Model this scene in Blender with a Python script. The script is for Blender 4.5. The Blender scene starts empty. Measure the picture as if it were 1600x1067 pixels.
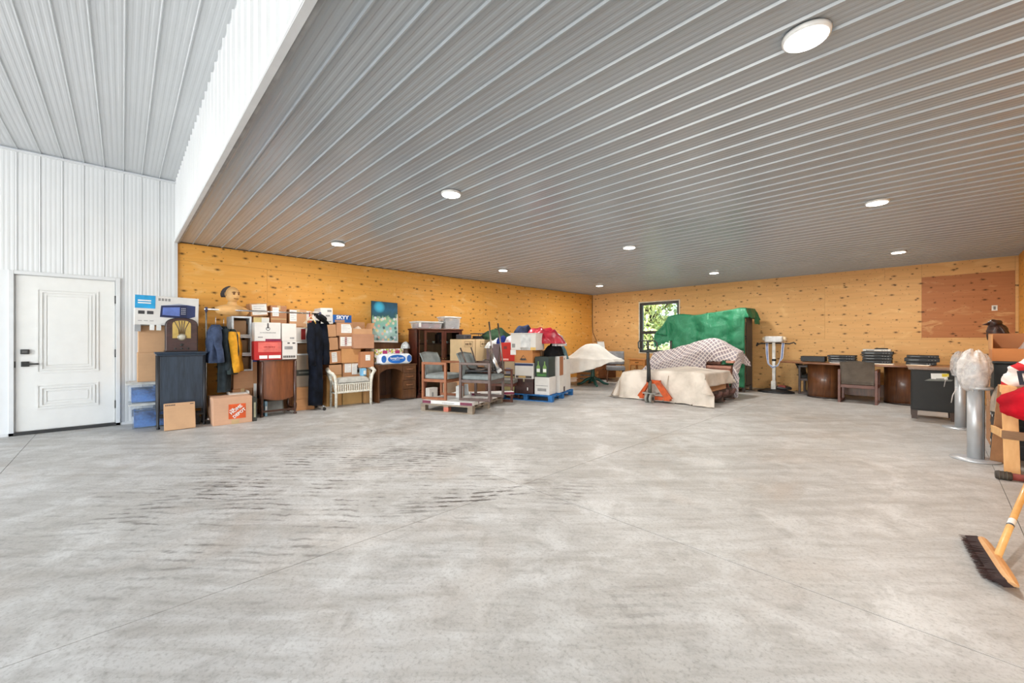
import bpy, bmesh, math, random
from mathutils import Vector, Matrix, Euler, noise as mnoise
random.seed(7)
scn = bpy.context.scene
COL = scn.collection
# ------------------------------------------------------------------ camera, world, daylight, exposure
F_PX, CXP, HOR, CAM_H, TH = 635.0, 800.0, 530.0, 1.22, math.radians(46.2)
cam_d = bpy.data.cameras.new('camera')
cam_d.sensor_width = 36.0
cam_d.lens = F_PX / 1600.0 * 36.0
cam_d.shift_y = -(533.5 - HOR) / 1600.0
cam_d.clip_start = 0.05
cam = bpy.data.objects.new('camera', cam_d)
COL.objects.link(cam)
cam.location = (0, 0, CAM_H)
cam.rotation_euler = (math.radians(90), 0, TH)
scn.camera = cam

world = bpy.data.worlds.new('sky')
scn.world = world
world.use_nodes = True
wt = world.node_tree
bg = wt.nodes['Background']
sky = wt.nodes.new('ShaderNodeTexSky')
sky.sky_type = 'NISHITA'
sky.sun_disc = False
sky.sun_elevation = math.radians(48)
sky.sun_rotation = math.radians(200)
wt.links.new(sky.outputs[0], bg.inputs[0])
bg.inputs[1].default_value = 1.0

sun_d = bpy.data.lights.new('sun', 'SUN')
sun_d.energy = 20.0
sun_d.angle = math.radians(1.0)
sun_d.color = (1.0, 0.95, 0.86)
sun = bpy.data.objects.new('sun', sun_d)
COL.objects.link(sun)
sun.rotation_euler = (math.radians(42), 0, math.radians(22))

def area(name, loc, rot, sx, sy, power, col=(1, 1, 1)):
    d = bpy.data.lights.new(name, 'AREA')
    d.shape = 'RECTANGLE'; d.size = sx; d.size_y = sy
    d.energy = power; d.color = col
    o = bpy.data.objects.new(name, d)
    COL.objects.link(o)
    o.location = loc; o.rotation_euler = rot
    return o
# daylight entering by the two big overhead doors of the high bay, well behind the camera
area('daylight_bay_door', (-4.2, -6.9, 1.75), (math.radians(90), 0, 0), 5.4, 3.2, 570, (0.97, 0.99, 1.0))
area('daylight_bay_door', (3.0, -6.9, 1.75), (math.radians(90), 0, 0), 5.0, 3.2, 460, (0.97, 0.99, 1.0))
LAMP_W = 58.0
vs = scn.view_settings
vs.view_transform = 'Standard'; vs.look = 'None'; vs.gamma = 1.0; vs.use_curve_mapping = False
vs.exposure = -0.60
scn.cycles.adaptive_threshold = 0.04; scn.cycles.max_bounces = 5; scn.cycles.diffuse_bounces = 3; scn.cycles.glossy_bounces = 3; scn.cycles.transparent_max_bounces = 8

# ------------------------------------------------------------------ photo measurements -> places in the room
FW = (-math.sin(TH), math.cos(TH)); RT = (math.cos(TH), math.sin(TH))
def ray(px, py):
    a = (px - CXP) / F_PX
    return FW[0] + a * RT[0], FW[1] + a * RT[1], (HOR - py) / F_PX
def PX(x, px, py):
    d = ray(px, py); t = x / d[0]; return Vector((x, d[1] * t, CAM_H + d[2] * t))
def PY(y, px, py):
    d = ray(px, py); t = y / d[1]; return Vector((d[0] * t, y, CAM_H + d[2] * t))
def PZ(z, px, py):
    d = ray(px, py); t = (z - CAM_H) / d[2]; return Vector((d[0] * t, d[1] * t, z))

# ------------------------------------------------------------------ materials
def lin(c):
    out = []
    for v in c[:3]:
        v = v / 255.0
        out.append(v / 12.92 if v <= 0.04045 else ((v + 0.055) / 1.055) ** 2.4)
    return tuple(out) + (1.0,)
MATS = {}
class NT:
    def __init__(s, name):
        s.m = bpy.data.materials.new(name); s.m.use_nodes = True
        s.t = s.m.node_tree; s.b = s.t.nodes['Principled BSDF']
    def n(s, typ, **kw):
        nd = s.t.nodes.new('ShaderNode' + typ)
        for k, v in kw.items():
            setattr(nd, k, v)
        return nd
    def set(s, sock, v):
        if hasattr(v, 'is_output') or isinstance(v, bpy.types.NodeSocket):
            s.t.links.new(v, sock)
        else:
            sock.default_value = v
    def math(s, op, a, b=0.0, c=None, clamp=False):
        nd = s.n('Math', operation=op, use_clamp=clamp)
        s.set(nd.inputs[0], a); s.set(nd.inputs[1], b)
        if c is not None: s.set(nd.inputs[2], c)
        return nd.outputs[0]
    def mix(s, f, a, b, mode='MIX'):
        nd = s.n('Mix', data_type='RGBA', blend_type=mode)
        s.set(nd.inputs[0], f); s.set(nd.inputs[6], a); s.set(nd.inputs[7], b)
        return nd.outputs[2]
    def ramp(s, f, stops, interp='LINEAR'):
        nd = s.n('ValToRGB'); cr = nd.color_ramp; cr.interpolation = interp
        while len(cr.elements) < len(stops): cr.elements.new(0.5)
        for e, (p, c) in zip(cr.elements, stops):
            e.position = p; e.color = c if len(c) == 4 else tuple(c) + (1,)
        s.set(nd.inputs[0], f)
        return nd.outputs[0]
    def map(s, vec, scale=(1, 1, 1), rot=(0, 0, 0), loc=(0, 0, 0)):
        nd = s.n('Mapping'); s.set(nd.inputs[0], vec)
        nd.inputs[1].default_value = loc; nd.inputs[2].default_value = rot; nd.inputs[3].default_value = scale
        return nd.outputs[0]
    def noise(s, vec, scale, detail=3.0, rough=0.5, dist=0.0):
        nd = s.n('TexNoise'); s.set(nd.inputs['Vector'], vec)
        nd.inputs['Scale'].default_value = scale; nd.inputs['Detail'].default_value = detail
        nd.inputs['Roughness'].default_value = rough; nd.inputs['Distortion'].default_value = dist
        return nd.outputs['Fac']
    def obj(s): return s.n('TexCoord').outputs['Object']
    def pos(s): return s.n('NewGeometry').outputs['Position']
    def sep(s, v):
        nd = s.n('SeparateXYZ'); s.set(nd.inputs[0], v); return nd.outputs
    def comb(s, x, y, z):
        nd = s.n('CombineXYZ')
        for i, v in enumerate((x, y, z)): s.set(nd.inputs[i], v)
        return nd.outputs[0]
    def bump(s, h, strength=0.2, dist=0.01):
        nd = s.n('Bump'); s.set(nd.inputs['Height'], h)
        nd.inputs['Strength'].default_value = strength; nd.inputs['Distance'].default_value = dist
        s.set(s.b.inputs['Normal'], nd.outputs[0])
    def out(s, col=None, rough=None, metal=None, spec=None):
        if col is not None: s.set(s.b.inputs['Base Color'], col)
        if rough is not None: s.set(s.b.inputs['Roughness'], rough)
        if metal is not None: s.set(s.b.inputs['Metallic'], metal)
        if spec is not None: s.set(s.b.inputs['Specular IOR Level'], spec)
        return s.m
def dk(c, k): return tuple(max(0, min(255, v * k)) for v in c)

def plain(c, rough=0.55, metal=0.0, var=0.12, scale=9.0, bump=0.0, coat=0.0):
    """even paint / plastic / paper with a faint mottling"""
    key = ('plain', c, rough, metal, var, scale, bump, coat)
    if key in MATS: return MATS[key]
    s = NT('paint')
    f = s.noise(s.obj(), scale, 4)
    s.out(s.mix(s.ramp(f, [(0.3, (0, 0, 0)), (0.7, (1, 1, 1))]), lin(dk(c, 1 - var)), lin(dk(c, 1 + var * 0.5))), rough, metal)
    if coat: s.b.inputs['Coat Weight'].default_value = coat
    if bump: s.bump(f, bump, 0.01)
    MATS[key] = s.m
    return s.m
def card(c=(196, 148, 104)):
    key = ('card', c)
    if key in MATS: return MATS[key]
    s = NT('cardboard')
    o = s.obj()
    oi = s.n('ObjectInfo').outputs['Random']
    f = s.noise(o, 5.0, 5, 0.6)
    st = s.noise(s.map(o, (2, 2, 160)), 1.0, 2)
    base = s.mix(f, lin(dk(c, 0.88)), lin(dk(c, 1.06)))
    base = s.mix(s.math('MULTIPLY', st, 0.22), base, lin(dk(c, 0.7)))
    base = s.mix(s.math('MULTIPLY', oi, 0.35), base, lin(dk((c[0], c[1] * 0.93, c[2] * 0.86), 0.9)))
    s.out(base, 0.8)
    MATS[key] = s.m
    return s.m
def wood(c1, c2, scale=(3, 3, 22), rough=0.45, coat=0.15, key=None, axis=None):
    k = ('wood', c1, c2, scale, rough)
    if k in MATS: return MATS[k]
    s = NT('wood')
    v = s.map(s.obj(), scale)
    f = s.noise(v, 1.6, 5, 0.6, 0.6)
    g = s.noise(s.map(s.obj(), tuple(q * 5 for q in scale)), 2.0, 2)
    f = s.math('ADD', s.math('MULTIPLY', f, 0.75), s.math('MULTIPLY', g, 0.25))
    s.out(s.ramp(f, [(0.3, lin(c1)), (0.7, lin(c2))]), rough)
    s.b.inputs['Coat Weight'].default_value = coat
    s.bump(f, 0.12, 0.004)
    MATS[k] = s.m
    return s.m
def cloth(c, var=0.15, weave=260.0, rough=0.9, bump=0.25, c2=None, sc=6.0):
    k = ('cloth', c, var, weave, rough, c2)
    if k in MATS: return MATS[k]
    s = NT('fabric')
    o = s.obj()
    f = s.noise(o, sc, 5, 0.6)
    w = s.noise(o, weave, 1)
    a = lin(dk(c, 1 - var)); b = lin(c2 if c2 else dk(c, 1 + var * 0.5))
    s.out(s.mix(s.ramp(f, [(0.35, (0, 0, 0)), (0.65, (1, 1, 1))]), a, b), rough, spec=0.2)
    s.bump(s.math('ADD', f, s.math('MULTIPLY', w, 0.15)), bump, 0.01)
    MATS[k] = s.m
    return s.m
def metal(c, rough=0.3, var=0.08):
    return plain(c, rough, 1.0, var, 20.0)
def glassy(c=(235, 240, 240), alpha=0.25, rough=0.08):
    k = ('glassy', c, alpha, rough)
    if k in MATS: return MATS[k]
    s = NT('clear_plastic')
    f = s.noise(s.obj(), 12.0, 3)
    s.out(lin(c), rough)
    s.set(s.b.inputs['Alpha'], s.math('MULTIPLY_ADD', f, 0.2, alpha - 0.1))
    s.m.surface_render_method = 'BLENDED' if hasattr(s.m, 'surface_render_method') else s.m.blend_method
    MATS[k] = s.m
    return s.m

# ------------------------------------------------------------------ mesh collector
class MB:
    def __init__(s):
        s.v = []; s.f = []; s.mi = []; s.sm = []
    def add(s, vs, fs, mi=0, smooth=False, M=None):
        o = len(s.v)
        for p in vs:
            p = Vector(p)
            s.v.append(M @ p if M else p)
        for f in fs:
            s.f.append([i + o for i in f]); s.mi.append(mi); s.sm.append(smooth)
        return s
    def box(s, x0, x1, y0, y1, z0, z1, mi=0, M=None):
        v = [(x0, y0, z0), (x1, y0, z0), (x1, y1, z0), (x0, y1, z0), (x0, y0, z1), (x1, y0, z1), (x1, y1, z1), (x0, y1, z1)]
        f = [(0, 3, 2, 1), (4, 5, 6, 7), (0, 1, 5, 4), (1, 2, 6, 5), (2, 3, 7, 6), (3, 0, 4, 7)]
        return s.add(v, f, mi, False, M)
    def cbox(s, c, d, mi=0, rot=None):
        M = Matrix.Translation(Vector(c))
        if rot: M = M @ Euler(rot).to_matrix().to_4x4()
        a, b, e = d[0] / 2, d[1] / 2, d[2] / 2
        return s.box(-a, a, -b, b, -e, e, mi, M)
    def bar(s, p0, p1, w, t, mi=0, up=(0, 0, 1)):
        """rectangular bar from p0 to p1; w across, t along 'up'"""
        p0 = Vector(p0); p1 = Vector(p1); d = (p1 - p0); L = d.length; d.normalize()
        u = Vector(up)
        if abs(d.dot(u)) > 0.98: u = Vector((1, 0, 0))
        r = d.cross(u).normalized(); u = r.cross(d).normalized()
        M = Matrix((r, d, u)).transposed().to_4x4(); M.translation = p0
        return s.box(-w / 2, w / 2, 0, L, -t / 2, t / 2, mi, M)
    def tube(s, pts, r, n=8, mi=0, caps=True, smooth=True, flat=1.0):
        pts = [Vector(p) for p in pts]
        rs = r if isinstance(r, (list, tuple)) else [r] * len(pts)
        o = len(s.v); prev = None
        for i, p in enumerate(pts):
            d = (pts[min(i + 1, len(pts) - 1)] - pts[max(i - 1, 0)]).normalized()
            if prev is None:
                u = Vector((0, 0, 1)) if abs(d.z) < 0.9 else Vector((1, 0, 0))
                a = d.cross(u).normalized()
            else:
                a = (prev - d * prev.dot(d)).normalized()
            b = d.cross(a).normalized(); prev = a
            for k in range(n):
                t = 2 * math.pi * k / n
                s.v.append(p + a * math.cos(t) * rs[i] + b * math.sin(t) * rs[i] * flat)
        for i in range(len(pts) - 1):
            for k in range(n):
                k2 = (k + 1) % n
                s.f.append([o + i * n + k, o + i * n + k2, o + (i + 1) * n + k2, o + (i + 1) * n + k]); s.mi.append(mi); s.sm.append(smooth)
        if caps:
            s.f.append([o + k for k in range(n)][::-1]); s.mi.append(mi); s.sm.append(False)
            q = o + (len(pts) - 1) * n
            s.f.append([q + k for k in range(n)]); s.mi.append(mi); s.sm.append(False)
        return s
    def lathe(s, prof, n=16, c=(0, 0, 0), mi=0, smooth=True, M=None, sx=1.0, sy=1.0):
        vs = []; fs = []
        for (r, z) in prof:
            for k in range(n):
                t = 2 * math.pi * k / n
                vs.append((c[0] + r * math.cos(t) * sx, c[1] + r * math.sin(t) * sy, c[2] + z))
        for i in range(len(prof) - 1):
            for k in range(n):
                k2 = (k + 1) % n
                fs.append((i * n + k, i * n + k2, (i + 1) * n + k2, (i + 1) * n + k))
        fs.append(tuple(range(n))[::-1]); q = (len(prof) - 1) * n
        fs.append(tuple(q + k for k in range(n)))
        return s.add(vs, fs, mi, smooth, M)
    def grid(s, fn, nu, nv, mi=0, smooth=True, closed_u=False):
        o = len(s.v)
        for j in range(nv + 1):
            for i in range(nu + (0 if closed_u else 1)):
                s.v.append(Vector(fn(i / nu, j / nv)))
        w = nu if closed_u else nu + 1
        for j in range(nv):
            for i in range(nu):
                i2 = (i + 1) % w
                s.f.append([o + j * w + i, o + j * w + i2, o + (j + 1) * w + i2, o + (j + 1) * w + i]); s.mi.append(mi); s.sm.append(smooth)
        return s
    def prism(s, poly, z0, z1, mi=0, M=None):
        """polygon in x,y extruded along z"""
        n = len(poly)
        vs = [(p[0], p[1], z0) for p in poly] + [(p[0], p[1], z1) for p in poly]
        fs = [tuple(range(n))[::-1], tuple(range(n, 2 * n))]
        for i in range(n):
            j = (i + 1) % n
            fs.append((i, j, n + j, n + i))
        return s.add(vs, fs, mi, False, M)
    def mesh(s, name, mats):
        me = bpy.data.meshes.new(name)
        me.from_pydata([tuple(p) for p in s.v], [], s.f)
        for m in (mats if isinstance(mats, (list, tuple)) else [mats]): me.materials.append(m)
        me.polygons.foreach_set('material_index', s.mi)
        me.polygons.foreach_set('use_smooth', s.sm)
        if getattr(s, 'uv', None):
            ul = me.uv_layers.new(name='cloth')
            for lp in me.loops: ul.data[lp.index].uv = s.uv[lp.vertex_index]
        me.update()
        return me
    def build(s, name, mats, parent=None, bev=0.0, solid=0.0, sub=0):
        o = bpy.data.objects.new(name, s.mesh(name, mats))
        COL.objects.link(o)
        if parent: o.parent = parent
        if solid:
            md = o.modifiers.new('thick', 'SOLIDIFY'); md.thickness = solid; md.offset = 0
        if sub:
            md = o.modifiers.new('sub', 'SUBSURF'); md.levels = sub; md.render_levels = sub
        if bev:
            md = o.modifiers.new('bev', 'BEVEL'); md.width = bev; md.segments = 2; md.limit_method = 'ANGLE'; md.angle_limit = math.radians(40)
            md.harden_normals = False
        return o
def box_obj(name, x0, x1, y0, y1, z0, z1, m, parent=None, bev=0.0):
    return MB().box(x0, x1, y0, y1, z0, z1).build(name, m, parent, bev)
def tag(o, label, cat, group=None, kind=None):
    o['label'] = label; o['category'] = cat
    if group: o['group'] = group
    if kind: o['kind'] = kind
    return o
def thing(name, label, cat, loc=(0, 0, 0), rz=0.0, group=None, rx=0.0, ry=0.0):
    o = bpy.data.objects.new(name, None); COL.objects.link(o)
    o.empty_display_size = 0.1
    o.location = loc; o.rotation_euler = (rx, ry, rz)
    return tag(o, label, cat, group)
def struct(o, label=None):
    o['kind'] = 'structure'
    if label: o['label'] = label
    return o
def empty(name, parent=None, loc=(0, 0, 0)):
    o = bpy.data.objects.new(name, None); COL.objects.link(o); o.location = loc
    if parent: o.parent = parent
    return o
def text(body, size, m, parent, loc, rot=(math.pi / 2, 0, math.pi / 2), name='lettering', align='CENTER', sx=1.0, bold=0.0):
    cu = bpy.data.curves.new(name, 'FONT'); cu.body = body; cu.size = size
    cu.align_x = align; cu.align_y = 'CENTER'; cu.extrude = 0.0006; cu.offset = bold; cu.resolution_u = 2
    cu.materials.append(m)
    o = bpy.data.objects.new(name, cu); COL.objects.link(o)
    o.parent = parent; o.location = loc; o.rotation_euler = rot; o.scale = (sx, 1, 1)
    return o
def fbm(x, y, z=0.0, s=1.0, oct=3):
    return mnoise.fractal(Vector((x * s, y * s, z)), 1.0, 2.0, oct)
R = math.radians
# ------------------------------------------------------------------ the building
WX, WY, RX = -8.06, 11.49, 1.02      # plywood wall on the left, window wall, wall on the right
ZL, ZH, HY = 2.70, 3.62, 0.60        # low ceiling, high-bay ceiling, plane of the header
PITCH = 0.195

# concrete
def concrete_mat():
    s = NT('concrete')
    p = s.pos()
    big = s.noise(p, 0.45, 5, 0.6, 0.5)
    mid = s.noise(p, 2.2, 6, 0.65, 0.4)
    fine = s.noise(p, 55.0, 4, 0.75)
    # swept streaks, across the tyre runs
    st = s.noise(s.map(s.map(p, rot=(0, 0, R(-48))), (0.9, 7.0, 1)), 1.0, 6, 0.62, 0.35)
    st2 = s.noise(s.map(s.map(p, rot=(0, 0, R(-40))), (2.5, 26.0, 1)), 1.0, 4, 0.6, 0.2)
    base = s.ramp(big, [(0.3, lin((180, 177, 171))), (0.5, lin((194, 193, 190))), (0.7, lin((203, 203, 202)))])
    base = s.mix(s.ramp(st, [(0.40, (0, 0, 0)), (0.66, (0.62, 0.62, 0.62))]), base, lin((160, 155, 148)))
    base = s.mix(s.ramp(st2, [(0.52, (0, 0, 0)), (0.72, (0.38, 0.38, 0.38))]), base, lin((150, 146, 140)))
    base = s.mix(s.ramp(mid, [(0.36, (0.65, 0.65, 0.65)), (0.50, (0, 0, 0))]), base, lin((212, 212, 210)))
    base = s.mix(s.ramp(s.noise(s.map(p, loc=(9, 4, 2)), 6.5, 6, 0.7, 0.6), [(0.50, (0, 0, 0)), (0.70, (0.55, 0.55, 0.55))]), base, lin((148, 145, 140)))
    base = s.mix(s.ramp(s.noise(p, 0.8, 4, 0.55, 1.0), [(0.55, (0, 0, 0)), (0.75, (0.3, 0.3, 0.3))]), base, lin((170, 146, 122)))
    base = s.mix(s.ramp(fine, [(0.32, (0.45, 0.45, 0.45)), (0.5, (0, 0, 0))]), base, lin((120, 116, 110)))
    # dark specks and old drips
    vo = s.n('TexVoronoi'); s.set(vo.inputs['Vector'], p); vo.inputs['Scale'].default_value = 3.4
    sp = s.ramp(s.math('ADD', vo.outputs['Distance'], s.math('MULTIPLY', s.noise(p, 30.0, 2), 0.06)), [(0.035, (0.6, 0.6, 0.6)), (0.07, (0, 0, 0))])
    base = s.mix(sp, base, lin((96, 90, 84)))
    # tyre tread prints: world lines p0 -> p1 with lugs
    xyz = s.sep(p)
    dirt = None
    brk = s.noise(p, 1.7, 5, 0.7)
    tracks = [((399, 709), (676, 656), .30, .105, 0.9, .55, .02), 
              ((560, 748), (819, 668), .34, .11, 0.9, .75, .015), ((585, 803), (880, 757), .26, .125, 0.9, .85, -.03),
              ((834, 804), (925, 742), .32, .12, -0.8, .6, .05), ((270, 792), (470, 774), .30, .12, 0.9, .55, .0),
              ((30, 860), (420, 733), .34, .12, 0.9, .55, .02), ((470, 745), (690, 690), .5, .10, 0.7, .65, .0),
              ((965, 1010), (1005, 890), .34, .11, .35, .6, .06),
              ((815, 690), (860, 715), .4, .09, .8, .6, .2)]
    for (a, b, w, pit, skew, k, curv) in tracks:
        A = PZ(0, *a); B = PZ(0, *b); d = (B - A); L = d.length; d.normalize()
        dx = s.math('SUBTRACT', xyz[0], A.x); dy = s.math('SUBTRACT', xyz[1], A.y)
        al = s.math('MULTIPLY_ADD', dx, d.x, s.math('MULTIPLY', dy, d.y))
        ac = s.math('MULTIPLY_ADD', dx, -d.y, s.math('MULTIPLY', dy, d.x))
        if curv: ac = s.math('MULTIPLY_ADD', s.math('MULTIPLY', al, al), curv, ac)
        aa = s.math('ABSOLUTE', ac)
        fx, fy = math.cos(R(136 + 9 * skew)), math.sin(R(136 + 9 * skew))
        ph = s.math('MULTIPLY', s.math('MULTIPLY_ADD', xyz[0], fx, s.math('MULTIPLY', xyz[1], fy)), 2 * math.pi / (pit * .62))
        ph = s.math('ADD', ph, s.math('MULTIPLY', brk, 4.5))
        lug = s.math('MULTIPLY_ADD', s.math('SINE', ph), 2.2, -0.4, clamp=True)
        band = s.math('MULTIPLY', s.math('SUBTRACT', w / 2, aa), 22.0, clamp=True)
        e1 = s.math('MULTIPLY', al, 2.0, clamp=True); e2 = s.math('MULTIPLY', s.math('SUBTRACT', L, al), 2.0, clamp=True)
        m = s.math('MULTIPLY', s.math('MULTIPLY', lug, band), s.math('MULTIPLY', s.math('MULTIPLY', e1, e2), k))
        dirt = m if dirt is None else s.math('MAXIMUM', dirt, m)
    gap = s.ramp(s.noise(p, 7.5, 3, .6), [(.40, (.08, .08, .08)), (.54, (1, 1, 1))])
    fade = s.ramp(brk, [(0.34, (0.3, 0.3, 0.3)), (0.50, (1, 1, 1))])
    dirt = s.math('MULTIPLY', s.math('MULTIPLY', dirt, fade), gap)
    # broad worn field of crossing prints in front of the boxes
    lx = s.math('MULTIPLY_ADD', xyz[0], math.cos(R(134)), s.math('MULTIPLY', xyz[1], math.sin(R(134))))
    wq = s.noise(s.map(p, loc=(3, 1, 0)), 2.6, 4, .7)
    fl = s.math('MULTIPLY_ADD', s.math('SINE', s.math('MULTIPLY_ADD', lx, 2 * math.pi / .085, s.math('MULTIPLY', wq, 9.0))), 1.6, -.5, clamp=True)
    gx_ = s.math('MULTIPLY', s.math('ADD', xyz[0], 3.9), .45); gy_ = s.math('MULTIPLY', s.math('ADD', xyz[1], -1.6), .42)
    reg = s.math('SUBTRACT', 1.0, s.math('ADD', s.math('MULTIPLY', gx_, gx_), s.math('MULTIPLY', gy_, gy_)), clamp=True)
    pat = s.ramp(s.noise(s.map(p, loc=(7, 5, 0)), 2.2, 5, .7), [(.45, (0, 0, 0)), (.60, (1, 1, 1))])
    dirt = s.math('MAXIMUM', dirt, s.math('MULTIPLY', s.math('MULTIPLY', fl, reg), s.math('MULTIPLY', s.math('MULTIPLY', pat, gap), .95)))
    base = s.mix(s.math('MULTIPLY', dirt, 1.25, clamp=True), base, lin((92, 88, 83)))
    rough = s.math('MULTIPLY_ADD', mid, 0.40, s.math('MULTIPLY_ADD', st, 0.25, 0.14))
    s.out(base, rough, spec=0.38)
    s.bump(s.math('ADD', s.math('MULTIPLY', st, 0.6), s.math('MULTIPLY', fine, 0.12)), 0.22, 0.012)
    return s.m
CONC = concrete_mat()
def ply_mat(name, c1, c2, knots=0.5):
    s = NT(name)
    p = s.pos(); x = s.sep(p)
    u = s.math('ADD', x[0], x[1]); z = x[2]
    uv = s.comb(u, z, 0.0)
    oi = s.n('ObjectInfo').outputs['Random']
    uvr = s.comb(s.math('MULTIPLY_ADD', oi, 13.0, u), z, s.math('MULTIPLY', oi, 7.0))
    g = s.noise(s.map(uvr, (0.55, 9.0, 1)), 1.4, 5, 0.55, 1.2)
    g2 = s.noise(s.map(uvr, (2.5, 90.0, 1)), 1.0, 3, 0.6)
    wv = s.n('TexWave', wave_type='BANDS', bands_direction='Y')
    s.set(wv.inputs['Vector'], s.map(uvr, (0.30, 1.0, 1)))
    wv.inputs['Scale'].default_value = 2.6; wv.inputs['Distortion'].default_value = 9.0
    wv.inputs['Detail'].default_value = 3; wv.inputs['Detail Scale'].default_value = 0.9
    base = s.mix(g, lin(c1), lin(c2))
    base = s.mix(s.math('MULTIPLY', s.ramp(wv.outputs['Fac'], [(0.70, (0, 0, 0)), (0.98, (1, 1, 1))]), 0.12), base, lin(dk(c1, 0.80)))
    base = s.mix(s.math('MULTIPLY', g2, 0.22), base, lin(dk(c1, 0.75)))
    base = s.mix(s.math('MULTIPLY', oi, 0.22), base, lin(dk(c1, 0.92)))
    base = s.mix(s.ramp(s.noise(s.map(uvr, (1.0, 2.2, 1)), 2.2, 4, .6, .8), [(.56, (0, 0, 0)), (.74, (.45, .45, .45))]), base, lin((248, 214, 150)))
    # knots: one random field, one that follows the studs (nail heads with dark halos)
    wob = s.noise(uv, 14.0, 2)
    for (su, sv, rnd, r0, k, off) in ((1 / 0.27, 1 / 0.19, 1.0, 0.068, 0.9, 3.3), (1 / 0.406, 1 / 0.20, 0.32, 0.075, 0.9, 0.4), (1 / 0.12, 1 / 0.10, 1.0, 0.06, 0.65, 8.1)):
        vo = s.n('TexVoronoi', voronoi_dimensions='2D')
        s.set(vo.inputs['Vector'], s.map(uv, (su, sv, 1), loc=(off, off, 0)))
        vo.inputs['Scale'].default_value = 1.0; vo.inputs['Randomness'].default_value = rnd
        sel = s.math('GREATER_THAN', s.sep(vo.outputs['Color'])[0], 1 - knots)
        d = s.math('MULTIPLY_ADD', wob, 0.03, vo.outputs['Distance'])
        m = s.ramp(d, [(r0 * 0.55, (1, 1, 1)), (r0 * 1.35, (0.25, 0.25, 0.25)), (r0 * 2.0, (0, 0, 0))])
        base = s.mix(s.math('MULTIPLY', s.math('MULTIPLY', m, sel), k), base, lin((66, 38, 18)))
    s.out(base, 0.55, spec=0.3)
    s.bump(g2, 0.1, 0.003)
    return s.m
PLY_W = ply_mat('plywood_amber', (236, 164, 72), (250, 192, 102), 0.48)
PLY_B = ply_mat('plywood_fir', (222, 168, 104), (240, 194, 132), 0.62)
PLY_D = ply_mat('plywood_dark', (176, 112, 68), (200, 134, 84), 0.5)

def steel_mat(name, c, rough, spec=0.5):
    s = NT(name)
    p = s.pos()
    f = s.noise(p, 1.3, 3)
    s.out(s.mix(f, lin(dk(c, 0.96)), lin(dk(c, 1.03))), s.math('MULTIPLY_ADD', f, 0.1, rough - 0.05), spec=spec)
    s.bump(s.noise(p, 2.6, 2), 0.05, 0.01)
    return s.m
ST_WALL = steel_mat('painted_steel_white', (228, 230, 231), 0.38)
ST_LOW = steel_mat('white_steel_shaded', (168, 174, 178), 0.23, 0.75)  # white steel like the wall; the low ceiling's shade is put into this grey
ST_HIGH = steel_mat('painted_steel_pale', (202, 205, 207), 0.40)
TRIM = plain((222, 224, 225), 0.4, var=.02)
TRIM_D = plain((150, 152, 152), 0.4)

# --- floor: slab panels with saw-cut joints
flo = box_obj('floor', -8.3, 6.2, -7.4, 11.8, -0.25, -0.006, plain((120, 116, 110), 0.9))
struct(flo, 'grey concrete floor with tyre prints and saw-cut joints')
xs = [-8.3, -5.60, -2.40, 0.38, 3.4, 6.2]; ys = [-7.4, -4.1, -0.80, 2.41, 5.86, 9.1, 11.8]
for i in range(len(xs) - 1):
    for j in range(len(ys) - 1):
        g = 0.0022
        box_obj('slab', xs[i] + g, xs[i + 1] - g, ys[j] + g, ys[j + 1] - g, -0.006, 0.0, CONC, flo)

# --- corrugated sheets
def sheet_profile(w, rib, rw, minor):
    """profile (u, d) of one sheet of width w: a major rib at u=0 and four faint flutes"""
    pr = [(0, rib), (rw * 0.5, rib), (rw * 1.1, 0.0)]
    n = 4
    span = w - 2.2 * rw
    for k in range(n):
        c = rw * 1.1 + span * (k + 0.5) / n
        q = span / n
        pr += [(c - q * 0.36, 0.0), (c - q * 0.20, minor), (c + q * 0.20, minor), (c + q * 0.36, 0.0)]
    pr += [(w - rw * 1.1, 0.0), (w - rw * 0.5, rib), (w, rib)]
    return pr
def sheet_mesh(name, L, mat, rib=0.020, rw=0.016, minor=0.0035, w=PITCH):
    """sheet lying in u (local x), length along local y, ribs toward local +z; thin back closes it"""
    pr = sheet_profile(w, rib, rw, minor)
    n = len(pr)
    vs = [(u, 0, d) for u, d in pr] + [(u, L, d) for u, d in pr]
    fs = [(i, i + 1, n + i + 1, n + i) for i in range(n - 1)]
    vs += [(0, 0, -0.01), (w, 0, -0.01), (w, L, -0.01), (0, L, -0.01)]
    b = 2 * n
    fs += [(b, b + 3, b + 2, b + 1), (b, b + 1, n - 1, 0)[::-1], tuple([b] + [b + 1] + list(range(n - 1, -1, -1))), tuple([b + 3, b + 2] + list(range(2 * n - 1, n - 1, -1)))[::-1]]
    m = MB(); m.add(vs, fs)
    return m.mesh(name, mat)
def sheets(parent, me, n, origin, du, rot, name='steel_sheet'):
    for k in range(n):
        o = bpy.data.objects.new(name, me); COL.objects.link(o)
        o.parent = parent
        o.location = Vector(origin) + Vector(du) * k
        o.rotation_euler = rot
# low ceiling (ribs run across the hall, along x)
cl = struct(box_obj('ceiling', WX - 0.1, 6.2, HY + 0.012, WY + 0.1, ZL + 0.03, ZL + 0.12, ST_LOW), 'low white ribbed steel ceiling greyed for shade, with recessed lights')
PL = 0.187
nl = int((WY - HY) / PL) + 1
Lc = RX + 0.05 - WX
# local x -> -y... use rot so that local z points down, local y along +x, local x along +y
ROT_C = Matrix(((0, 1, 0), (1, 0, 0), (0, 0, -1))).to_euler()
sheets(cl, sheet_mesh('steel_sheet', Lc, ST_LOW, 0.013, 0.0075, 0.0018, PL), nl, (WX, HY + 0.012, ZL + 0.02), (0, PL, 0), ROT_C)
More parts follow.
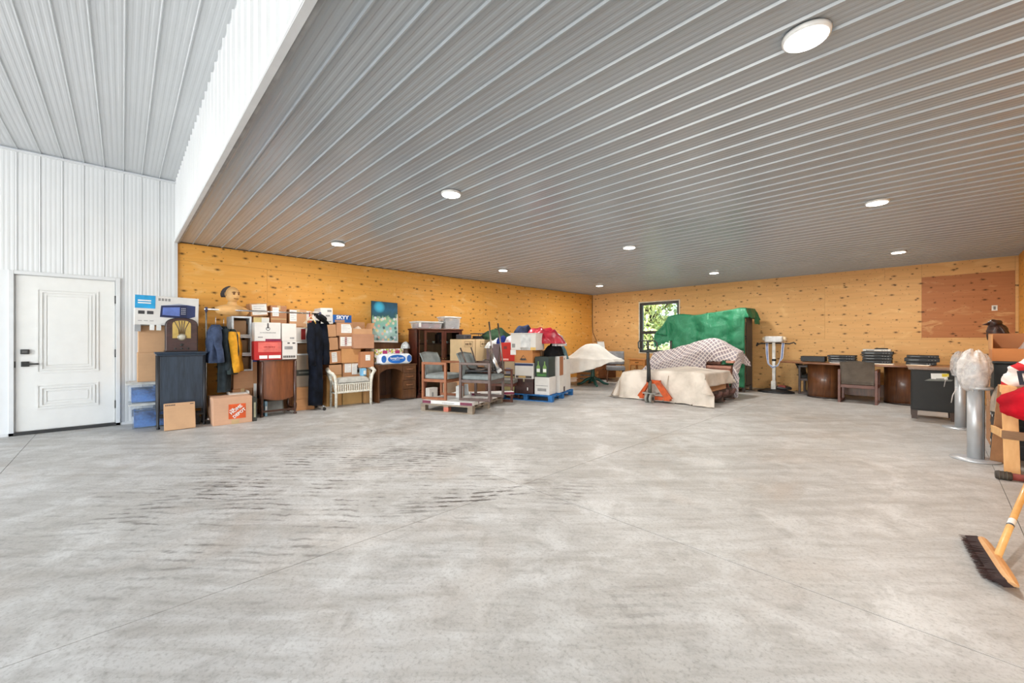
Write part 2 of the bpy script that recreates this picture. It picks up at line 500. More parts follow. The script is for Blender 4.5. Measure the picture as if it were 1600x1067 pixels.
# high ceiling over the bay
ch = struct(box_obj('ceiling', WX - 0.1, 6.2, -7.1, HY, ZH + 0.03, ZH + 0.12, ST_HIGH), 'high pale ribbed steel ceiling over the bay beside the header')
me = sheet_mesh('steel_sheet', 6.2 - WX, ST_HIGH, 0.010, 0.006, 0.0014)
sheets(ch, me, 38, (WX, HY - 38 * PITCH, ZH + 0.02), (0, PITCH, 0), ROT_C)
# header wall above the low ceiling's edge: faces the bay (-y)
hd = struct(box_obj('wall_header', WX, 6.2, HY + 0.002, HY + 0.012, ZL, ZH + 0.03, ST_WALL), 'white ribbed steel header wall between the two ceilings')
ROT_H = Matrix(((1, 0, 0), (0, 0, -1), (0, 1, 0))).to_euler()   # local x -> x, local y -> z, local z -> -y
me = sheet_mesh('steel_sheet', ZH - ZL + 0.03, ST_WALL, 0.020, 0.016, 0.004)
sheets(hd, me, int((6.2 - WX) / PITCH), (WX, HY, ZL), (PITCH, 0, 0), ROT_H)
tr = MB().box(WX, 6.2, HY - 0.028, HY + 0.012, ZL - 0.010, ZL + 0.004).box(WX, 6.2, HY - 0.028, HY - 0.022, ZL, ZL + 0.03).build('trim_1', TRIM)
struct(tr, 'pale metal edge trim under the header')
tr = MB().box(WX, 6.2, HY + 0.012, HY + 0.035, ZL - 0.006, ZL + 0.02).build('trim_2', TRIM_D); struct(tr)
# white steel part of the wall with the door
wl = struct(box_obj('wall_left', WX - 0.16, WX - 0.012, -7.1, HY, 0, ZH, ST_WALL), 'white ribbed steel wall with the white door')
ROT_L = Matrix(((0, 0, 1), (1, 0, 0), (0, 1, 0))).to_euler()    # local x -> y, local y -> z, local z -> +x
DY0, DY1, DZ = -1.03, -0.02, 2.09                               # door opening with its frame
full = sheet_mesh('steel_sheet', ZH, ST_WALL, 0.004, 0.008, 0.0016, PITCH - .004)
y = HY - PITCH
short = sheet_mesh('steel_sheet', ZH - DZ, ST_WALL, 0.004, 0.008, 0.0016, PITCH - .004)
MB().box(WX - .012, WX + .001, -1.155, DY0, 0, DZ).build('sheet_strip', ST_WALL, wl); MB().box(WX - .012, WX + .001, DY1, .015, 0, DZ).build('sheet_strip', ST_WALL, wl)
for k in range(39):
    yy = HY - (k + 1) * PITCH
    over = yy + PITCH > DY0 + 0.02 and yy < DY1 - 0.02
    o = bpy.data.objects.new('steel_sheet', short if over else full); COL.objects.link(o)
    o.parent = wl; o.location = (WX - 0.002, yy, DZ if over else 0); o.rotation_euler = ROT_L
struct(MB().box(WX - 0.012, WX + 0.02, DY1, HY, 0, 0.035).box(WX - 0.012, WX + 0.02, -7, DY0, 0, 0.035).build('baseboard_left', TRIM))
struct(MB().box(WX - 0.012, WX + 0.022, -7, HY, ZH - 0.025, ZH).build('trim_3', TRIM))
struct(MB().box(WX - 0.012, WX + 0.03, HY - 0.03, HY + 0.012, 0, ZL).build('trim_4', TRIM), 'white corner trim where steel meets plywood')
# plywood sheets, 1.22 m courses
def ply_wall(name, label, along, plane, a0, a1, shift, mat, holes=(), t=0.012, backing=None):
    root = struct(backing, label)
    z = 0.0; row = 0
    while z < ZL - 0.01:
        z1 = min(z + 1.22, ZL + 0.02)
        a = a0 - shift * (row % 2)
        while a < a1 - 0.01:
            b = min(a + 2.44, a1); s0 = max(a, a0)
            parts = [(s0, b, z, z1)]
            for (h0, h1, hz0, hz1) in holes:
                nw = []
                for (p0, p1, q0, q1) in parts:
                    if p1 <= h0 or p0 >= h1 or q1 <= hz0 or q0 >= hz1:
                        nw.append((p0, p1, q0, q1)); continue
                    if p0 < h0: nw.append((p0, h0, q0, q1))
                    if p1 > h1: nw.append((h1, p1, q0, q1))
                    if q0 < hz0: nw.append((max(p0, h0), min(p1, h1), q0, hz0))
                    if q1 > hz1: nw.append((max(p0, h0), min(p1, h1), hz1, q1))
                parts = nw
            m = MB(); g = 0.0012
            for (p0, p1, q0, q1) in parts:
                if p1 - p0 < 0.02 or q1 - q0 < 0.02: continue
                if along == 'y': m.box(plane, plane + t, p0 + g, p1 - g, q0 + g, q1 - g)
                else: m.box(p0 + g, p1 - g, plane - t, plane, q0 + g, q1 - g)
            if m.f: m.build('plywood_sheet', mat, root)
            a += 2.44
        z = z1; row += 1
    return root
WIN = (-6.30, -5.08, 0.82, 2.33)
b = MB().box(WX - 0.16, WX - 0.012, HY, WY + 0.1, 0, ZL + 0.02).build('wall_left', plain((120, 84, 48), 0.9))
ply_wall('wall_left', 'amber plywood wall behind the stored boxes', 'y', WX - 0.012, HY, WY, 1.22, PLY_W, backing=b)
b = MB()
for (x0, x1, z0, z1) in ((WX - 0.1, WIN[0], 0, ZL), (WIN[1], RX + 0.1, 0, ZL), (WIN[0], WIN[1], 0, WIN[2]), (WIN[0], WIN[1], WIN[3], ZL)):
    b.box(x0, x1, WY + 0.012, WY + 0.16, z0, z1)
b = b.build('wall_back', plain((120, 84, 48), 0.9))
DARKP = (-0.195, 0.98, 1.25, 2.45)
ply_wall('wall_back', 'fir plywood wall with the window', 'x', WY + 0.012, WX, RX, 1.0, PLY_B, holes=[WIN, DARKP], backing=b)
dp = MB().box(DARKP[0] + .001, DARKP[1] - .001, WY - 0.004, WY + 0.012, DARKP[2] + .001, DARKP[3] - .001).build('plywood_patch', PLY_D, b)
dp['label'] = 'reddish darker plywood sheet high in the corner'
b = MB().box(RX + 0.012, RX + 0.14, 2.0, WY + 0.1, 0, ZL + 0.02).build('wall_right', plain((120, 84, 48), 0.9))
ply_wall('wall_right', 'amber plywood wall in the right corner', 'y', RX, 2.0, WY, 1.22, PLY_W, backing=b)
struct(box_obj('wall_rear', WX, 6.2, -7.3, -7.0, 3.4, ZH + 0.1, ST_WALL), 'white steel wall above the bay doors')
MBb = MB().box(WX, -7.0, -7.3, -7.0, 0, 3.4).box(-1.4, 0.4, -7.3, -7.0, 0, 3.4).box(5.6, 6.2, -7.3, -7.0, 0, 3.4)
struct(MBb.build('wall_rear', ST_WALL))
struct(MB().box(6.2, 6.3, -7.3, WY + .2, 0, ZH + .1).build('wall_far_right', ST_WALL))
struct(MB().box(RX + .14, 6.2, 2.0, 2.1, 0, ZL + .02).build('wall_side', ST_WALL))

# --- window
wn = struct(empty('window_1', None, (0, WY, 0)), 'dark framed window looking onto trees')
x0, x1, z0, z1 = WIN
FR = plain((58, 58, 56), 0.4)
m = MB(); fw = 0.075
ym0, ym1 = 0.03, 0.10
m.box(x0, x0 + fw, ym0, ym1, z0, z1).box(x1 - fw, x1, ym0, ym1, z0, z1).box(x0 + fw, x1 - fw, ym0, ym1, z1 - fw, z1).box(x0 + fw, x1 - fw, ym0, ym1, z0, z0 + fw)
m.build('window_frame', FR, wn, 0.004)
MB().box(x0 + fw, x1 - fw, ym0 - 0.005, ym1 + 0.005, 1.38, 1.47).build('window_rail', FR, wn, 0.004)
gm = NT('window_glass'); gm.b.inputs['Transmission Weight'].default_value = 1.0
gm.out(lin((245, 250, 250)), 0.0); gm.b.inputs['IOR'].default_value = 1.02
gf = gm.noise(gm.obj(), 3.0); gm.set(gm.b.inputs['Roughness'], gm.math('MULTIPLY', gf, 0.004))
MB().box(x0 + fw, x1 - fw, 0.062, 0.068, 1.47, z1 - fw).build('pane', gm.m, wn)
MB().box(x0 + fw, x1 - fw, 0.072, 0.078, z0 + fw, 1.38).build('pane', gm.m, wn)
RV = plain((226, 216, 196), 0.6)
m = MB().box(x0 - 0.03, x0, -0.016, 0.14, z0 - .03, z1 + .03).box(x1, x1 + 0.03, -0.016, 0.14, z0 - .03, z1 + .03).box(x0, x1, -0.016, 0.14, z1, z1 + .03).box(x0, x1, -0.016, 0.14, z0 - .03, z0)
m.build('window_casing', RV, wn)

# --- steel door
DW = plain((232, 232, 229), 0.35, var=0.012)
DBK = plain((44, 44, 42), 0.35)
d = struct(empty('door_1', None, (WX, 0, 0)), 'white panelled steel door with black lever handle')
m = MB().box(-0.06, 0.03, DY0 - 0.0, DY0 + 0.045, 0, DZ).box(-0.06, 0.03, DY1 - 0.045, DY1, 0, DZ).box(-0.06, 0.03, DY0 + .045, DY1 - .045, DZ - 0.045, DZ)
m.build('door_frame', TRIM, d, 0.004)
sy0, sy1, sz0, sz1 = DY0 + 0.055, DY1 - 0.055, 0.045, DZ - 0.055
box_obj('door_leaf', -0.045, 0.0, sy0, sy1, sz0, sz1, DW, d, 0.003)
box_obj('door_gap', -0.055, -0.045, DY0 + .03, DY1 - .03, 0.03, DZ - .03, DBK, d)
box_obj('threshold', -0.06, 0.03, DY0, DY1, 0.0, 0.04, plain((52, 52, 52), 0.5), d, 0.004)
wdt = sy1 - sy0
for (pz0, pz1) in ((0.78, 1.88), (0.31, 0.63)):
    py0, py1 = sy0 + 0.19 * wdt, sy1 - 0.18 * wdt
    m = MB()
    for (ins, hgt) in ((0, 0.009), (0.035, 0.012), (0.07, 0.008)):
        a0, a1, b0, b1 = py0 + ins, py1 - ins, pz0 + ins, pz1 - ins; t = 0.018
        m.box(0, hgt, a0, a1, b0, b0 + t).box(0, hgt, a0, a1, b1 - t, b1).box(0, hgt, a0, a0 + t, b0 + t, b1 - t).box(0, hgt, a1 - t, a1, b0 + t, b1 - t)
    m.build('moulding', DW, d)
    box_obj('raised_panel', -0.001, 0.006, py0 + 0.10, py1 - 0.10, pz0 + 0.10, pz1 - 0.10, DW, d, 0.003)
for hz in (0.30, 1.02, 1.78):
    MB().tube([(0.008, sy1 + 0.006, hz - 0.055), (0.008, sy1 + 0.006, hz + 0.055)], 0.010, 8).build('hinge', DBK, d)
kp = box_obj('deadbolt_plate', 0, 0.03, sy0 + 0.04, sy0 + 0.115, 1.03, 1.09, DBK, d, 0.005)
box_obj('keypad', 0.03, 0.034, sy0 + 0.055, sy0 + 0.10, 1.045, 1.075, plain((90, 90, 88), 0.4), kp)
hn = box_obj('handle_plate', 0, 0.025, sy0 + 0.045, sy0 + 0.115, 0.87, 0.935, DBK, d, 0.005)
MB().tube([(0.02, sy0 + 0.08, 0.903), (0.06, sy0 + 0.08, 0.903)], 0.012, 8).bar((0.06, sy0 + 0.07, 0.903), (0.06, sy0 + 0.20, 0.903), 0.014, 0.02).build('lever', DBK, hn)
box_obj('strike', 0.0, 0.012, DY0 + 0.035, DY0 + 0.055, 0.86, 0.94, DBK, d)

# --- conduit in the corner, outlet on the wall
m = MB(); m.tube([(WX + 0.03, WY - 0.03, ZL), (WX + 0.03, WY - 0.03, 1.75), (WX + 0.06, WY - 0.04, 1.45), (WX + 0.22, WY - 0.05, 1.15), (WX + 0.4, WY - 0.06, 0.8), (WX + 0.45, WY - 0.06, 0.02)], 0.008, 6)
tag(m.build('power_cable', plain((60, 56, 50), 0.6)), 'dark cable running down the far plywood corner', 'cable')
o = thing('wall_outlet', 'small white outlet on the dark reddish plywood sheet', 'outlet', (0.742, WY - 0.004, 1.79))
box_obj('cover_plate', -0.035, 0.035, -0.008, 0, -0.05, 0.05, plain((235, 232, 225), 0.4), o, 0.003)
box_obj('socket', -0.014, 0.014, -0.0105, -0.008, -0.03, 0.03, plain((120, 116, 110), 0.4), o)
o = MB().box(0.79, 0.95, WY - 0.012, WY - 0.004, 1.36, 1.46).build('junction_cover', PLY_D); tag(o, 'small plywood cover plate screwed low on dark plywood sheet', 'cover plate')

# --- recessed lamps
LE = NT('lamp_diffuser'); LE.b.inputs['Emission Color'].default_value = (1, 0.97, 0.92, 1); LE.b.inputs['Emission Strength'].default_value = 14.0
LE.out(LE.mix(LE.noise(LE.obj(), 5.0), (0.9, 0.9, 0.9, 1), (1, 1, 1, 1)), 0.5)
LR = plain((240, 240, 238), 0.4)
where = {(0, 0): 'nearest the door wall, in the first row by the header', (1, 0): 'in the middle of the first row by the header', (2, 0): 'largest in view, near the right wall',
         (0, 1): 'above the blue pallet, middle row', (1, 1): 'at the centre of the ceiling', (2, 1): 'above the console cabinet, middle row right',
         (0, 2): 'in the far corner by the window', (1, 2): 'above the green tarp, far row', (2, 2): 'above the conference table, far row'}
for i, x in enumerate((-6.43, -3.42, -0.44)):
    for j, y in enumerate((2.42, 5.90, 9.52)):
        t = thing('recessed_light', 'round white ceiling light ' + where[(i, j)], 'ceiling light', (x, y, ZL - 0.004), 0, 'recessed ceiling lights')
        MB().lathe([(0.090, -0.006), (0.100, -0.004), (0.102, 0.016), (0.090, 0.016)], 28).build('trim_ring', LR, t)
        MB().lathe([(0.089, -0.010), (0.0895, 0.0)], 28).build('diffuser', LE.m, t)
        ld = bpy.data.lights.new('recessed_lamp', 'AREA'); ld.shape = 'DISK'; ld.size = 0.17; ld.energy = LAMP_W; ld.color = (1.0, 0.96, 0.91)
        lo = bpy.data.objects.new('recessed_lamp', ld); COL.objects.link(lo); lo.parent = t; lo.location = (0, 0, -0.015)

# --- outdoors beyond the window
def grass_mat():
    s = NT('grass'); p = s.pos()
    s.out(s.mix(s.noise(p, 3.0, 5), lin((96, 112, 60)), lin((150, 160, 92))), 0.9); return s.m
g = struct(box_obj('ground', -60, 40, WY + 0.3, 90, -0.6, -0.3, grass_mat()), 'grass outside the window')
dr = struct(box_obj('path', -40, 20, 19, 23.5, -0.3, -0.28, plain((168, 166, 160), 0.9)), 'pale gravel drive outside the window')
def leaf_tree(name, label, loc, h, rx, seed, ca, cb, n=2600, trunk=(84, 66, 48)):
    rnd = random.Random(seed)
    t = thing(name, label, 'tree', loc, 0, 'trees outside the window')
    m = MB(); m.tube([(0, 0, 0), (0.1, 0, h * 0.3), (-0.05, 0.1, h * 0.55), (0.1, 0, h * 0.8)], [0.22, 0.18, 0.12, 0.05], 8)
    for k in range(7):
        a = rnd.uniform(0, 6.28); z = h * rnd.uniform(0.25, 0.6)
        m.tube([(0, 0, z), (math.cos(a) * rx * .4, math.sin(a) * rx * .4, z + .6), (math.cos(a) * rx * .75, math.sin(a) * rx * .75, z + 1.3)], [0.08, 0.05, 0.02], 5)
    m.build('trunk', wood(dk(trunk, .8), trunk, (8, 8, 2), 0.9, 0), t)
    m = MB()
    blobs = [(rnd.uniform(-.6, .6) * rx, rnd.uniform(-.6, .6) * rx, h * rnd.uniform(.12, .92), rx * rnd.uniform(.28, .5)) for _ in range(22)]
    for k in range(n):
        bx, by, bz, br = rnd.choice(blobs)
        dv = Vector((rnd.gauss(0, 1), rnd.gauss(0, 1), rnd.gauss(0, 1))).normalized() * br * rnd.uniform(.65, 1.05)
        c = Vector((bx, by, bz)) + dv
        if c.z < 0.1: continue
        M = Matrix.Translation(c) @ Euler((rnd.uniform(0, 6.28), rnd.uniform(0, 6.28), rnd.uniform(0, 6.28))).to_matrix().to_4x4()
        q = rnd.uniform(.10, .2)
        m.add([(-q, 0, 0), (0, -q * .5, 0.03), (q, 0, 0), (0, q * .5, 0.03)], [(0, 1, 2, 3)], rnd.randint(0, 1), False, M)
    o = m.build('crown', [plain(ca, 0.6, var=.25, scale=3), plain(cb, 0.6, var=.25, scale=3)], t)
    o['kind'] = 'stuff'
    return t
leaf_tree('leafy_tree', 'sunlit yellow-green tree seen in the window beside its frame', (-10.6, 20.2, -0.3), 6.0, 2.1, 3, (212, 214, 140), (186, 196, 122))
leaf_tree('leafy_tree', 'darker tree with haze in its blue-green colour, seen in the window by the tarp', (-9.4, 26.5, -0.3), 8.5, 3.4, 4, (128, 148, 134), (104, 130, 122), 3600)  # haze put into the tree crowns by paling and bluing their colours
leaf_tree('leafy_tree', 'distant dark tree behind the others outside the window', (-16.0, 30.0, -0.3), 8.0, 3.6, 5, (140, 160, 122), (112, 136, 104), 3200)
leaf_tree('low_shrub', 'low shrub outside the lower window pane', (-6.6, 18.0, -0.3), 2.0, 1.3, 6, (110, 130, 80), (84, 106, 66), 1200)
# ------------------------------------------------------------------ shared builders for the stored things
WHITE = plain((238, 238, 234), 0.6, var=0.05)
PAPER = plain((240, 240, 236), 0.7, var=0.04)
INK = plain((70, 66, 64), 0.7)
INK_L = plain((150, 148, 146), 0.7)
TAPE = plain((206, 176, 130), 0.3, var=0.06)
BLACK = plain((30, 30, 30), 0.45)
CARD = card((210, 162, 120)); CARD2 = card((216, 174, 134)); CARD3 = card((188, 138, 98)); CARDW = card((232, 230, 226)); CARD_IN = card((150, 108, 74))
CARD_G = card((176, 160, 142))

def carton(label, loc, rz, w, dp, h, mat=None, stick=(), tape=True, roll=0.0, group='cardboard cartons stacked along the plywood wall', name='cardboard_box', lines=True):
    """closed carton: root at base centre, front faces local +x, w along local y, dp along local x"""
    mat = mat or CARD
    t = thing(name, label, 'box', loc, rz, group, rx=roll)
    MB().box(-dp / 2, dp / 2, -w / 2, w / 2, 0, h - 0.004).build('body', mat, t, 0.005)
    g = 0.003
    MB().box(-dp / 2 + .004, -g, -w / 2 + .004, w / 2 - .004, h - 0.004, h).build('flap', mat, t)
    MB().box(g, dp / 2 - .004, -w / 2 + .004, w / 2 - .004, h - 0.004, h).build('flap', mat, t)
    if tape:
        tw = min(0.05, w * .2)
        MB().box(-dp / 2 - .0015, dp / 2 + .0015, -tw / 2, tw / 2, h, h + .0015).box(dp / 2, dp / 2 + .0015, -tw / 2, tw / 2, h - .07, h + .0015).build('tape', TAPE, t)
    for s in stick:
        sticker(t, dp, w, h, *s)
    return t
def sticker(t, dp, w, h, u0, v0, u1, v1, m, ink=0):
    """paper label or printed panel on the front: fractions from lower left"""
    e = 0.002
    y0, y1, z0, z1 = -w / 2 + u0 * w, -w / 2 + u1 * w, v0 * h, v1 * h
    o = MB().box(dp / 2, dp / 2 + e, y0, y1, z0, z1).build('paper_label' if ink >= 0 else 'printed_panel', m, t)
    if ink > 0:
        mm = MB(); n = ink
        for k in range(n):
            zz = z1 - (k + 0.8) * (z1 - z0) / (n + 0.6); q = (z1 - z0) * 0.06 / max(1, n / 4)
            yy1 = y0 + (y1 - y0) * (0.86 if k % 2 == 0 else 0.6)
            mm.box(dp / 2 + e, dp / 2 + e + .0008, y0 + (y1 - y0) * .12, yy1, zz - q / 2, zz + q / 2)
        o2 = mm.build('print_lines', plain((212, 210, 208), .7), o); o2['kind'] = 'stuff'
    return o
def wbox(label, xf, px0, px1, pyb, pyt, dp, roll=0.0, **kw):
    """carton whose front lies in the plane x = xf; edges measured in the photograph at its left front edge"""
    a = PX(xf, px0, pyb); b = PX(xf, px0, pyt); c = PX(xf, px1, pyb)
    w = c.y - a.y; h = b.z - a.z
    z0 = kw.pop('z0', a.z); h = kw.pop('h', b.z - z0)
    return carton(label, (xf - dp / 2, (a.y + c.y) / 2, z0 + abs(math.sin(roll)) * w / 2), 0, w, dp, h, roll=roll, **kw), z0 + h + abs(math.sin(roll)) * w
def open_carton(label, loc, rz, w, dp, h, m_out, m_in, t=0.012, group='cardboard cartons stacked along the plywood wall', name='open_cardboard_box', rim=None, face='x', flaps=False, roll=0.0):
    """carton without a lid; face 'x' opens to the front, 'z' opens upwards"""
    r = thing(name, label, 'box', loc, rz, group, rx=roll)
    if face == 'x':
        MB().box(-dp / 2, dp / 2, -w / 2, -w / 2 + t, 0, h).build('side', m_out, r); MB().box(-dp / 2, dp / 2, w / 2 - t, w / 2, 0, h).build('side', m_out, r)
        MB().box(-dp / 2, dp / 2, -w / 2 + t, w / 2 - t, 0, t).build('bottom', m_out, r); MB().box(-dp / 2, dp / 2, -w / 2 + t, w / 2 - t, h - t, h).build('top_side', m_out, r)
        MB().box(-dp / 2, -dp / 2 + t, -w / 2 + t, w / 2 - t, t, h - t).build('inner_back', m_in, r)
        k = dp / 2 - .002
        q = t * 2.2
        if rim: MB().box(k, k + .004, -w / 2, w / 2, 0, q).box(k, k + .004, -w / 2, w / 2, h - q, h).box(k, k + .004, -w / 2, -w / 2 + q, q, h - q).box(k, k + .004, w / 2 - q, w / 2, q, h - q).build('rim', rim, r)
        MB().box(-dp / 2 + t, -dp / 2 + dp * .62, -w * .3, w * .34, t, h * .8).build('packing', m_in, r)
    else:
        MB().box(-dp / 2, dp / 2, -w / 2, -w / 2 + t, 0, h).build('side', m_out, r); MB().box(-dp / 2, dp / 2, w / 2 - t, w / 2, 0, h).build('side', m_out, r)
        MB().box(dp / 2 - t, dp / 2, -w / 2 + t, w / 2 - t, 0, h).build('front', m_out, r); MB().box(-dp / 2, -dp / 2 + t, -w / 2 + t, w / 2 - t, 0, h).build('inner_back', m_out, r)
        MB().box(-dp / 2 + t, dp / 2 - t, -w / 2 + t, w / 2 - t, 0, t).build('bottom', m_in, r)
        if flaps:
            MB().bar((-dp / 2, 0, h), (-dp / 2 - .03, 0, h + .14), w, .006, up=(1, 0, 0)).build('flap', m_out, r)
            MB().bar((0, w / 2, h), (0, w / 2 + .05, h + .12), dp, .006, up=(0, 1, 0)).build('flap', m_out, r)
            MB().bar((0, -w / 2, h), (0, -w / 2 - .04, h + .10), dp, .006, up=(0, 1, 0)).build('flap', m_out, r)
    return r
def print_bars(parent, x, y0, y1, z0, z1, n, m, seed=1):
    """print too small to read: a row of short strokes on a face toward local +x"""
    rnd = random.Random(seed); mm = MB(); st = (y1 - y0) / n
    for k in range(n):
        mm.box(x, x + .001, y0 + k * st + st * .1, y0 + k * st + st * rnd.uniform(.55, .92), z0 + (z1 - z0) * rnd.uniform(0, .15), z1 - (z1 - z0) * rnd.uniform(0, .2))
    o = mm.build('print_lines', m, parent); o['kind'] = 'stuff'
    return o
def heap(name, label, cat, c, rx, ry, h, m, seed=1, parent=None, part=None, group=None, amp=0.25, rz=0.0, nu=36, nv=12, sq=1.0):
    """soft crumpled bundle: a lumpy dome with a real underside"""
    mb = MB(); n = nu
    def fn(u, v):
        a = 2 * math.pi * u; r = math.sin(v * math.pi * 0.5) ** sq
        fold = 1 + 0.10 * math.sin(a * 7 + seed) * v + amp * 0.7 * fbm(math.cos(a) * 1.3 + seed * 3.1, math.sin(a) * 1.3, v * 1.5, 1.0, 3)
        x = math.cos(a) * rx * r * fold; y = math.sin(a) * ry * r * fold
        z = h * math.cos(v * math.pi * 0.5) * (1 + amp * fbm(x * 6 + seed, y * 6, seed, 1.0, 3)) + amp * h * 0.30 * fbm(x * 11 + seed, y * 11, 2.0, 1.0, 3) * (1 - v)
        return (x, y, max(0.0, z))
    mb.grid(fn, n, nv, closed_u=True)
    o = len(mb.v); mb.f.append([nv * n + k for k in range(n)][::-1]); mb.mi.append(0); mb.sm.append(False)
    ob = mb.build(name, m)
    ob.location = c; ob.rotation_euler = (0, 0, rz)
    md = ob.modifiers.new('sub', 'SUBSURF'); md.levels = 1; md.render_levels = 1
    return tag(ob, label, cat, group)
def drape(sx, sy, top, hang, n=(50, 36), fold=0.03, nf=9, seed=0.0, hmin=0.01, wob=0.02, hem=0.0, flare=0.06, corner=0.35, crease=0.0):
    """cloth laid over a block sx x sy; top(x, y) gives the height, hang = overhang (-x, +x, -y, +y)"""
    mb = MB()
    U0, U1, V0, V1 = -sx / 2 - hang[0], sx / 2 + hang[1], -sy / 2 - hang[2], sy / 2 + hang[3]
    def fn(u, v):
        a = U0 + (U1 - U0) * u; b = V0 + (V1 - V0) * v
        cx = max(-sx / 2, min(sx / 2, a)); cy = max(-sy / 2, min(sy / 2, b))
        ox, oy = a - cx, b - cy
        d = max(abs(ox), abs(oy)); mn = min(abs(ox), abs(oy))
        z = top(cx, cy)
        if d > 1e-6:
            along = (cy if abs(ox) > abs(oy) else cx) + mn * .8
            k = min(1.0, d / 0.25)
            f = fold * k * (math.sin(along * nf + seed) + .6 * math.sin(along * nf * 1.73 + seed * 2.1 + 1))
            push = 0.012 + flare * d + f + corner * mn
            if crease: push += crease * k * (1 - 2 * abs(fbm(a * 2.1 + b * 1.3 + seed, b * 2.6 - a, seed, 1.0, 3))) + crease
            sgx = (1 if ox > 0 else -1) if abs(ox) > 1e-6 else 0; sgy = (1 if oy > 0 else -1) if abs(oy) > 1e-6 else 0
            if abs(ox) >= abs(oy): cx += sgx * push; cy += sgy * (0.012 + mn * .55)
            else: cy += sgy * push; cx += sgx * (0.012 + mn * .55)
            z -= d * 0.985 - 0.01
            z += hem * k * math.sin(along * 3.1 + seed) * .5
        z += wob * fbm(a * 2.2 + seed, b * 2.2, seed, 1.0, 3) * (1 if d < .01 else .3)
        if z < hmin:
            # spare length puddles outwards on the floor
            over = hmin - z; z = hmin + .012 * abs(math.sin(a * 9 + b * 7))
            if abs(ox) >= abs(oy): cx += math.copysign(min(over, .12) * .5, ox)
            else: cy += math.copysign(min(over, .12) * .5, oy)
        return (cx, cy, z)
    mb.grid(fn, *n)
    mb.uv = [(U0 + (U1 - U0) * i / n[0], V0 + (V1 - V0) * j / n[1]) for j in range(n[1] + 1) for i in range(n[0] + 1)]
    return mb
def cut_faces(mb, keep):
    """drops faces whose centre fails keep()"""
    f2, m2, s2 = [], [], []
    for f, a, b in zip(mb.f, mb.mi, mb.sm):
        c = sum((mb.v[i] for i in f), Vector()) / len(f)
        if keep(c): f2.append(f); m2.append(a); s2.append(b)
    mb.f, mb.mi, mb.sm = f2, m2, s2
    return mb
def arm_chair(name, label, loc, rz, frame, fabric, group='upholstered wooden armchairs', w=0.58, d=0.58, seat_z=0.42, back_z=0.80, s=0.042, backless_panel=False):
    """square-framed armchair facing local +x"""
    t = thing(name, label, 'chair', loc, rz, group)
    for sy in (-1, 1):
        y = sy * (w / 2 - s / 2)
        MB().box(d / 2 - s, d / 2, y - s / 2, y + s / 2, 0, 0.64).build('leg', frame, t, .004)
        MB().box(-d / 2, -d / 2 + s, y - s / 2, y + s / 2, 0, 0.64).build('leg', frame, t, .004)
        MB().box(-d / 2 + s, d / 2 - s, y - s / 2, y + s / 2, 0.64 - s, 0.64).build('armrest', frame, t, .004)
        MB().box(-d / 2 + s, d / 2 - s, y - s / 2, y + s / 2, 0.0, s).build('sled_rail', frame, t, .004)
        MB().box(-d / 2 + s, d / 2 - s, y - s / 2 + .006, y + s / 2 - .006, seat_z - .12, seat_z - .07).build('side_rail', frame, t, .003)
    MB().box(d / 2 - s, d / 2 - .01, -w / 2 + s, w / 2 - s, seat_z - .13, seat_z - .07).build('front_rail', frame, t, .004)
    MB().box(-d / 2 + .01, -d / 2 + s, -w / 2 + s, w / 2 - s, seat_z - .13, seat_z - .07).build('back_rail', frame, t, .004)
    wi = w / 2 - s - .004
    def seat(u, v):
        x = -d / 2 + .03 + (d - .02) * u; y = -wi + 2 * wi * v
        e = min(u, 1 - u, v, 1 - v)
        return (x, y, seat_z + .022 * min(1, e * 6) ** .5)
    m = MB().box(-d / 2 + .03, d / 2 + .01, -wi, wi, seat_z - .07, seat_z); m.grid(seat, 10, 10)
    m.build('seat', fabric, t, .015)
    def bk(side):
        def fn(u, v):
            y = -wi - .005 + 2 * (wi + .005) * u; bow = .05 * (1 - (2 * u - 1) ** 2)
            z = seat_z - .02 + (back_z - seat_z + .02) * v + .012 * math.cos((2 * u - 1) * math.pi) * v
            x = -d / 2 + .05 - bow * .7 - .12 * v * v
            e = min(u, 1 - u, v, 1 - v); th = .03 * min(1, .35 + e * 8)
            return (x + side * th, y, z)
        return fn
    m = MB(); m.grid(bk(1), 14, 10); m.grid(lambda u, v: bk(-1)(1 - u, v), 14, 10)
    n1 = 15 * 11
    for i in range(14):
        for (j,) in ((0,), (10,)):
            a = j * 15 + i; b = a + 1; c = n1 + j * 15 + (14 - i); e = n1 + j * 15 + (13 - i)
            m.f.append([a, b, e, c] if j == 0 else [a, c, e, b]); m.mi.append(0); m.sm.append(True)
    for j in range(10):
        for i in (0, 14):
            a = j * 15 + i; b = a + 15; c = n1 + j * 15 + (14 - i); e = c + 15
            m.f.append([a, c, e, b] if i == 0 else [a, b, e, c]); m.mi.append(0); m.sm.append(True)
    m.build('backrest', fabric, t)
    return t
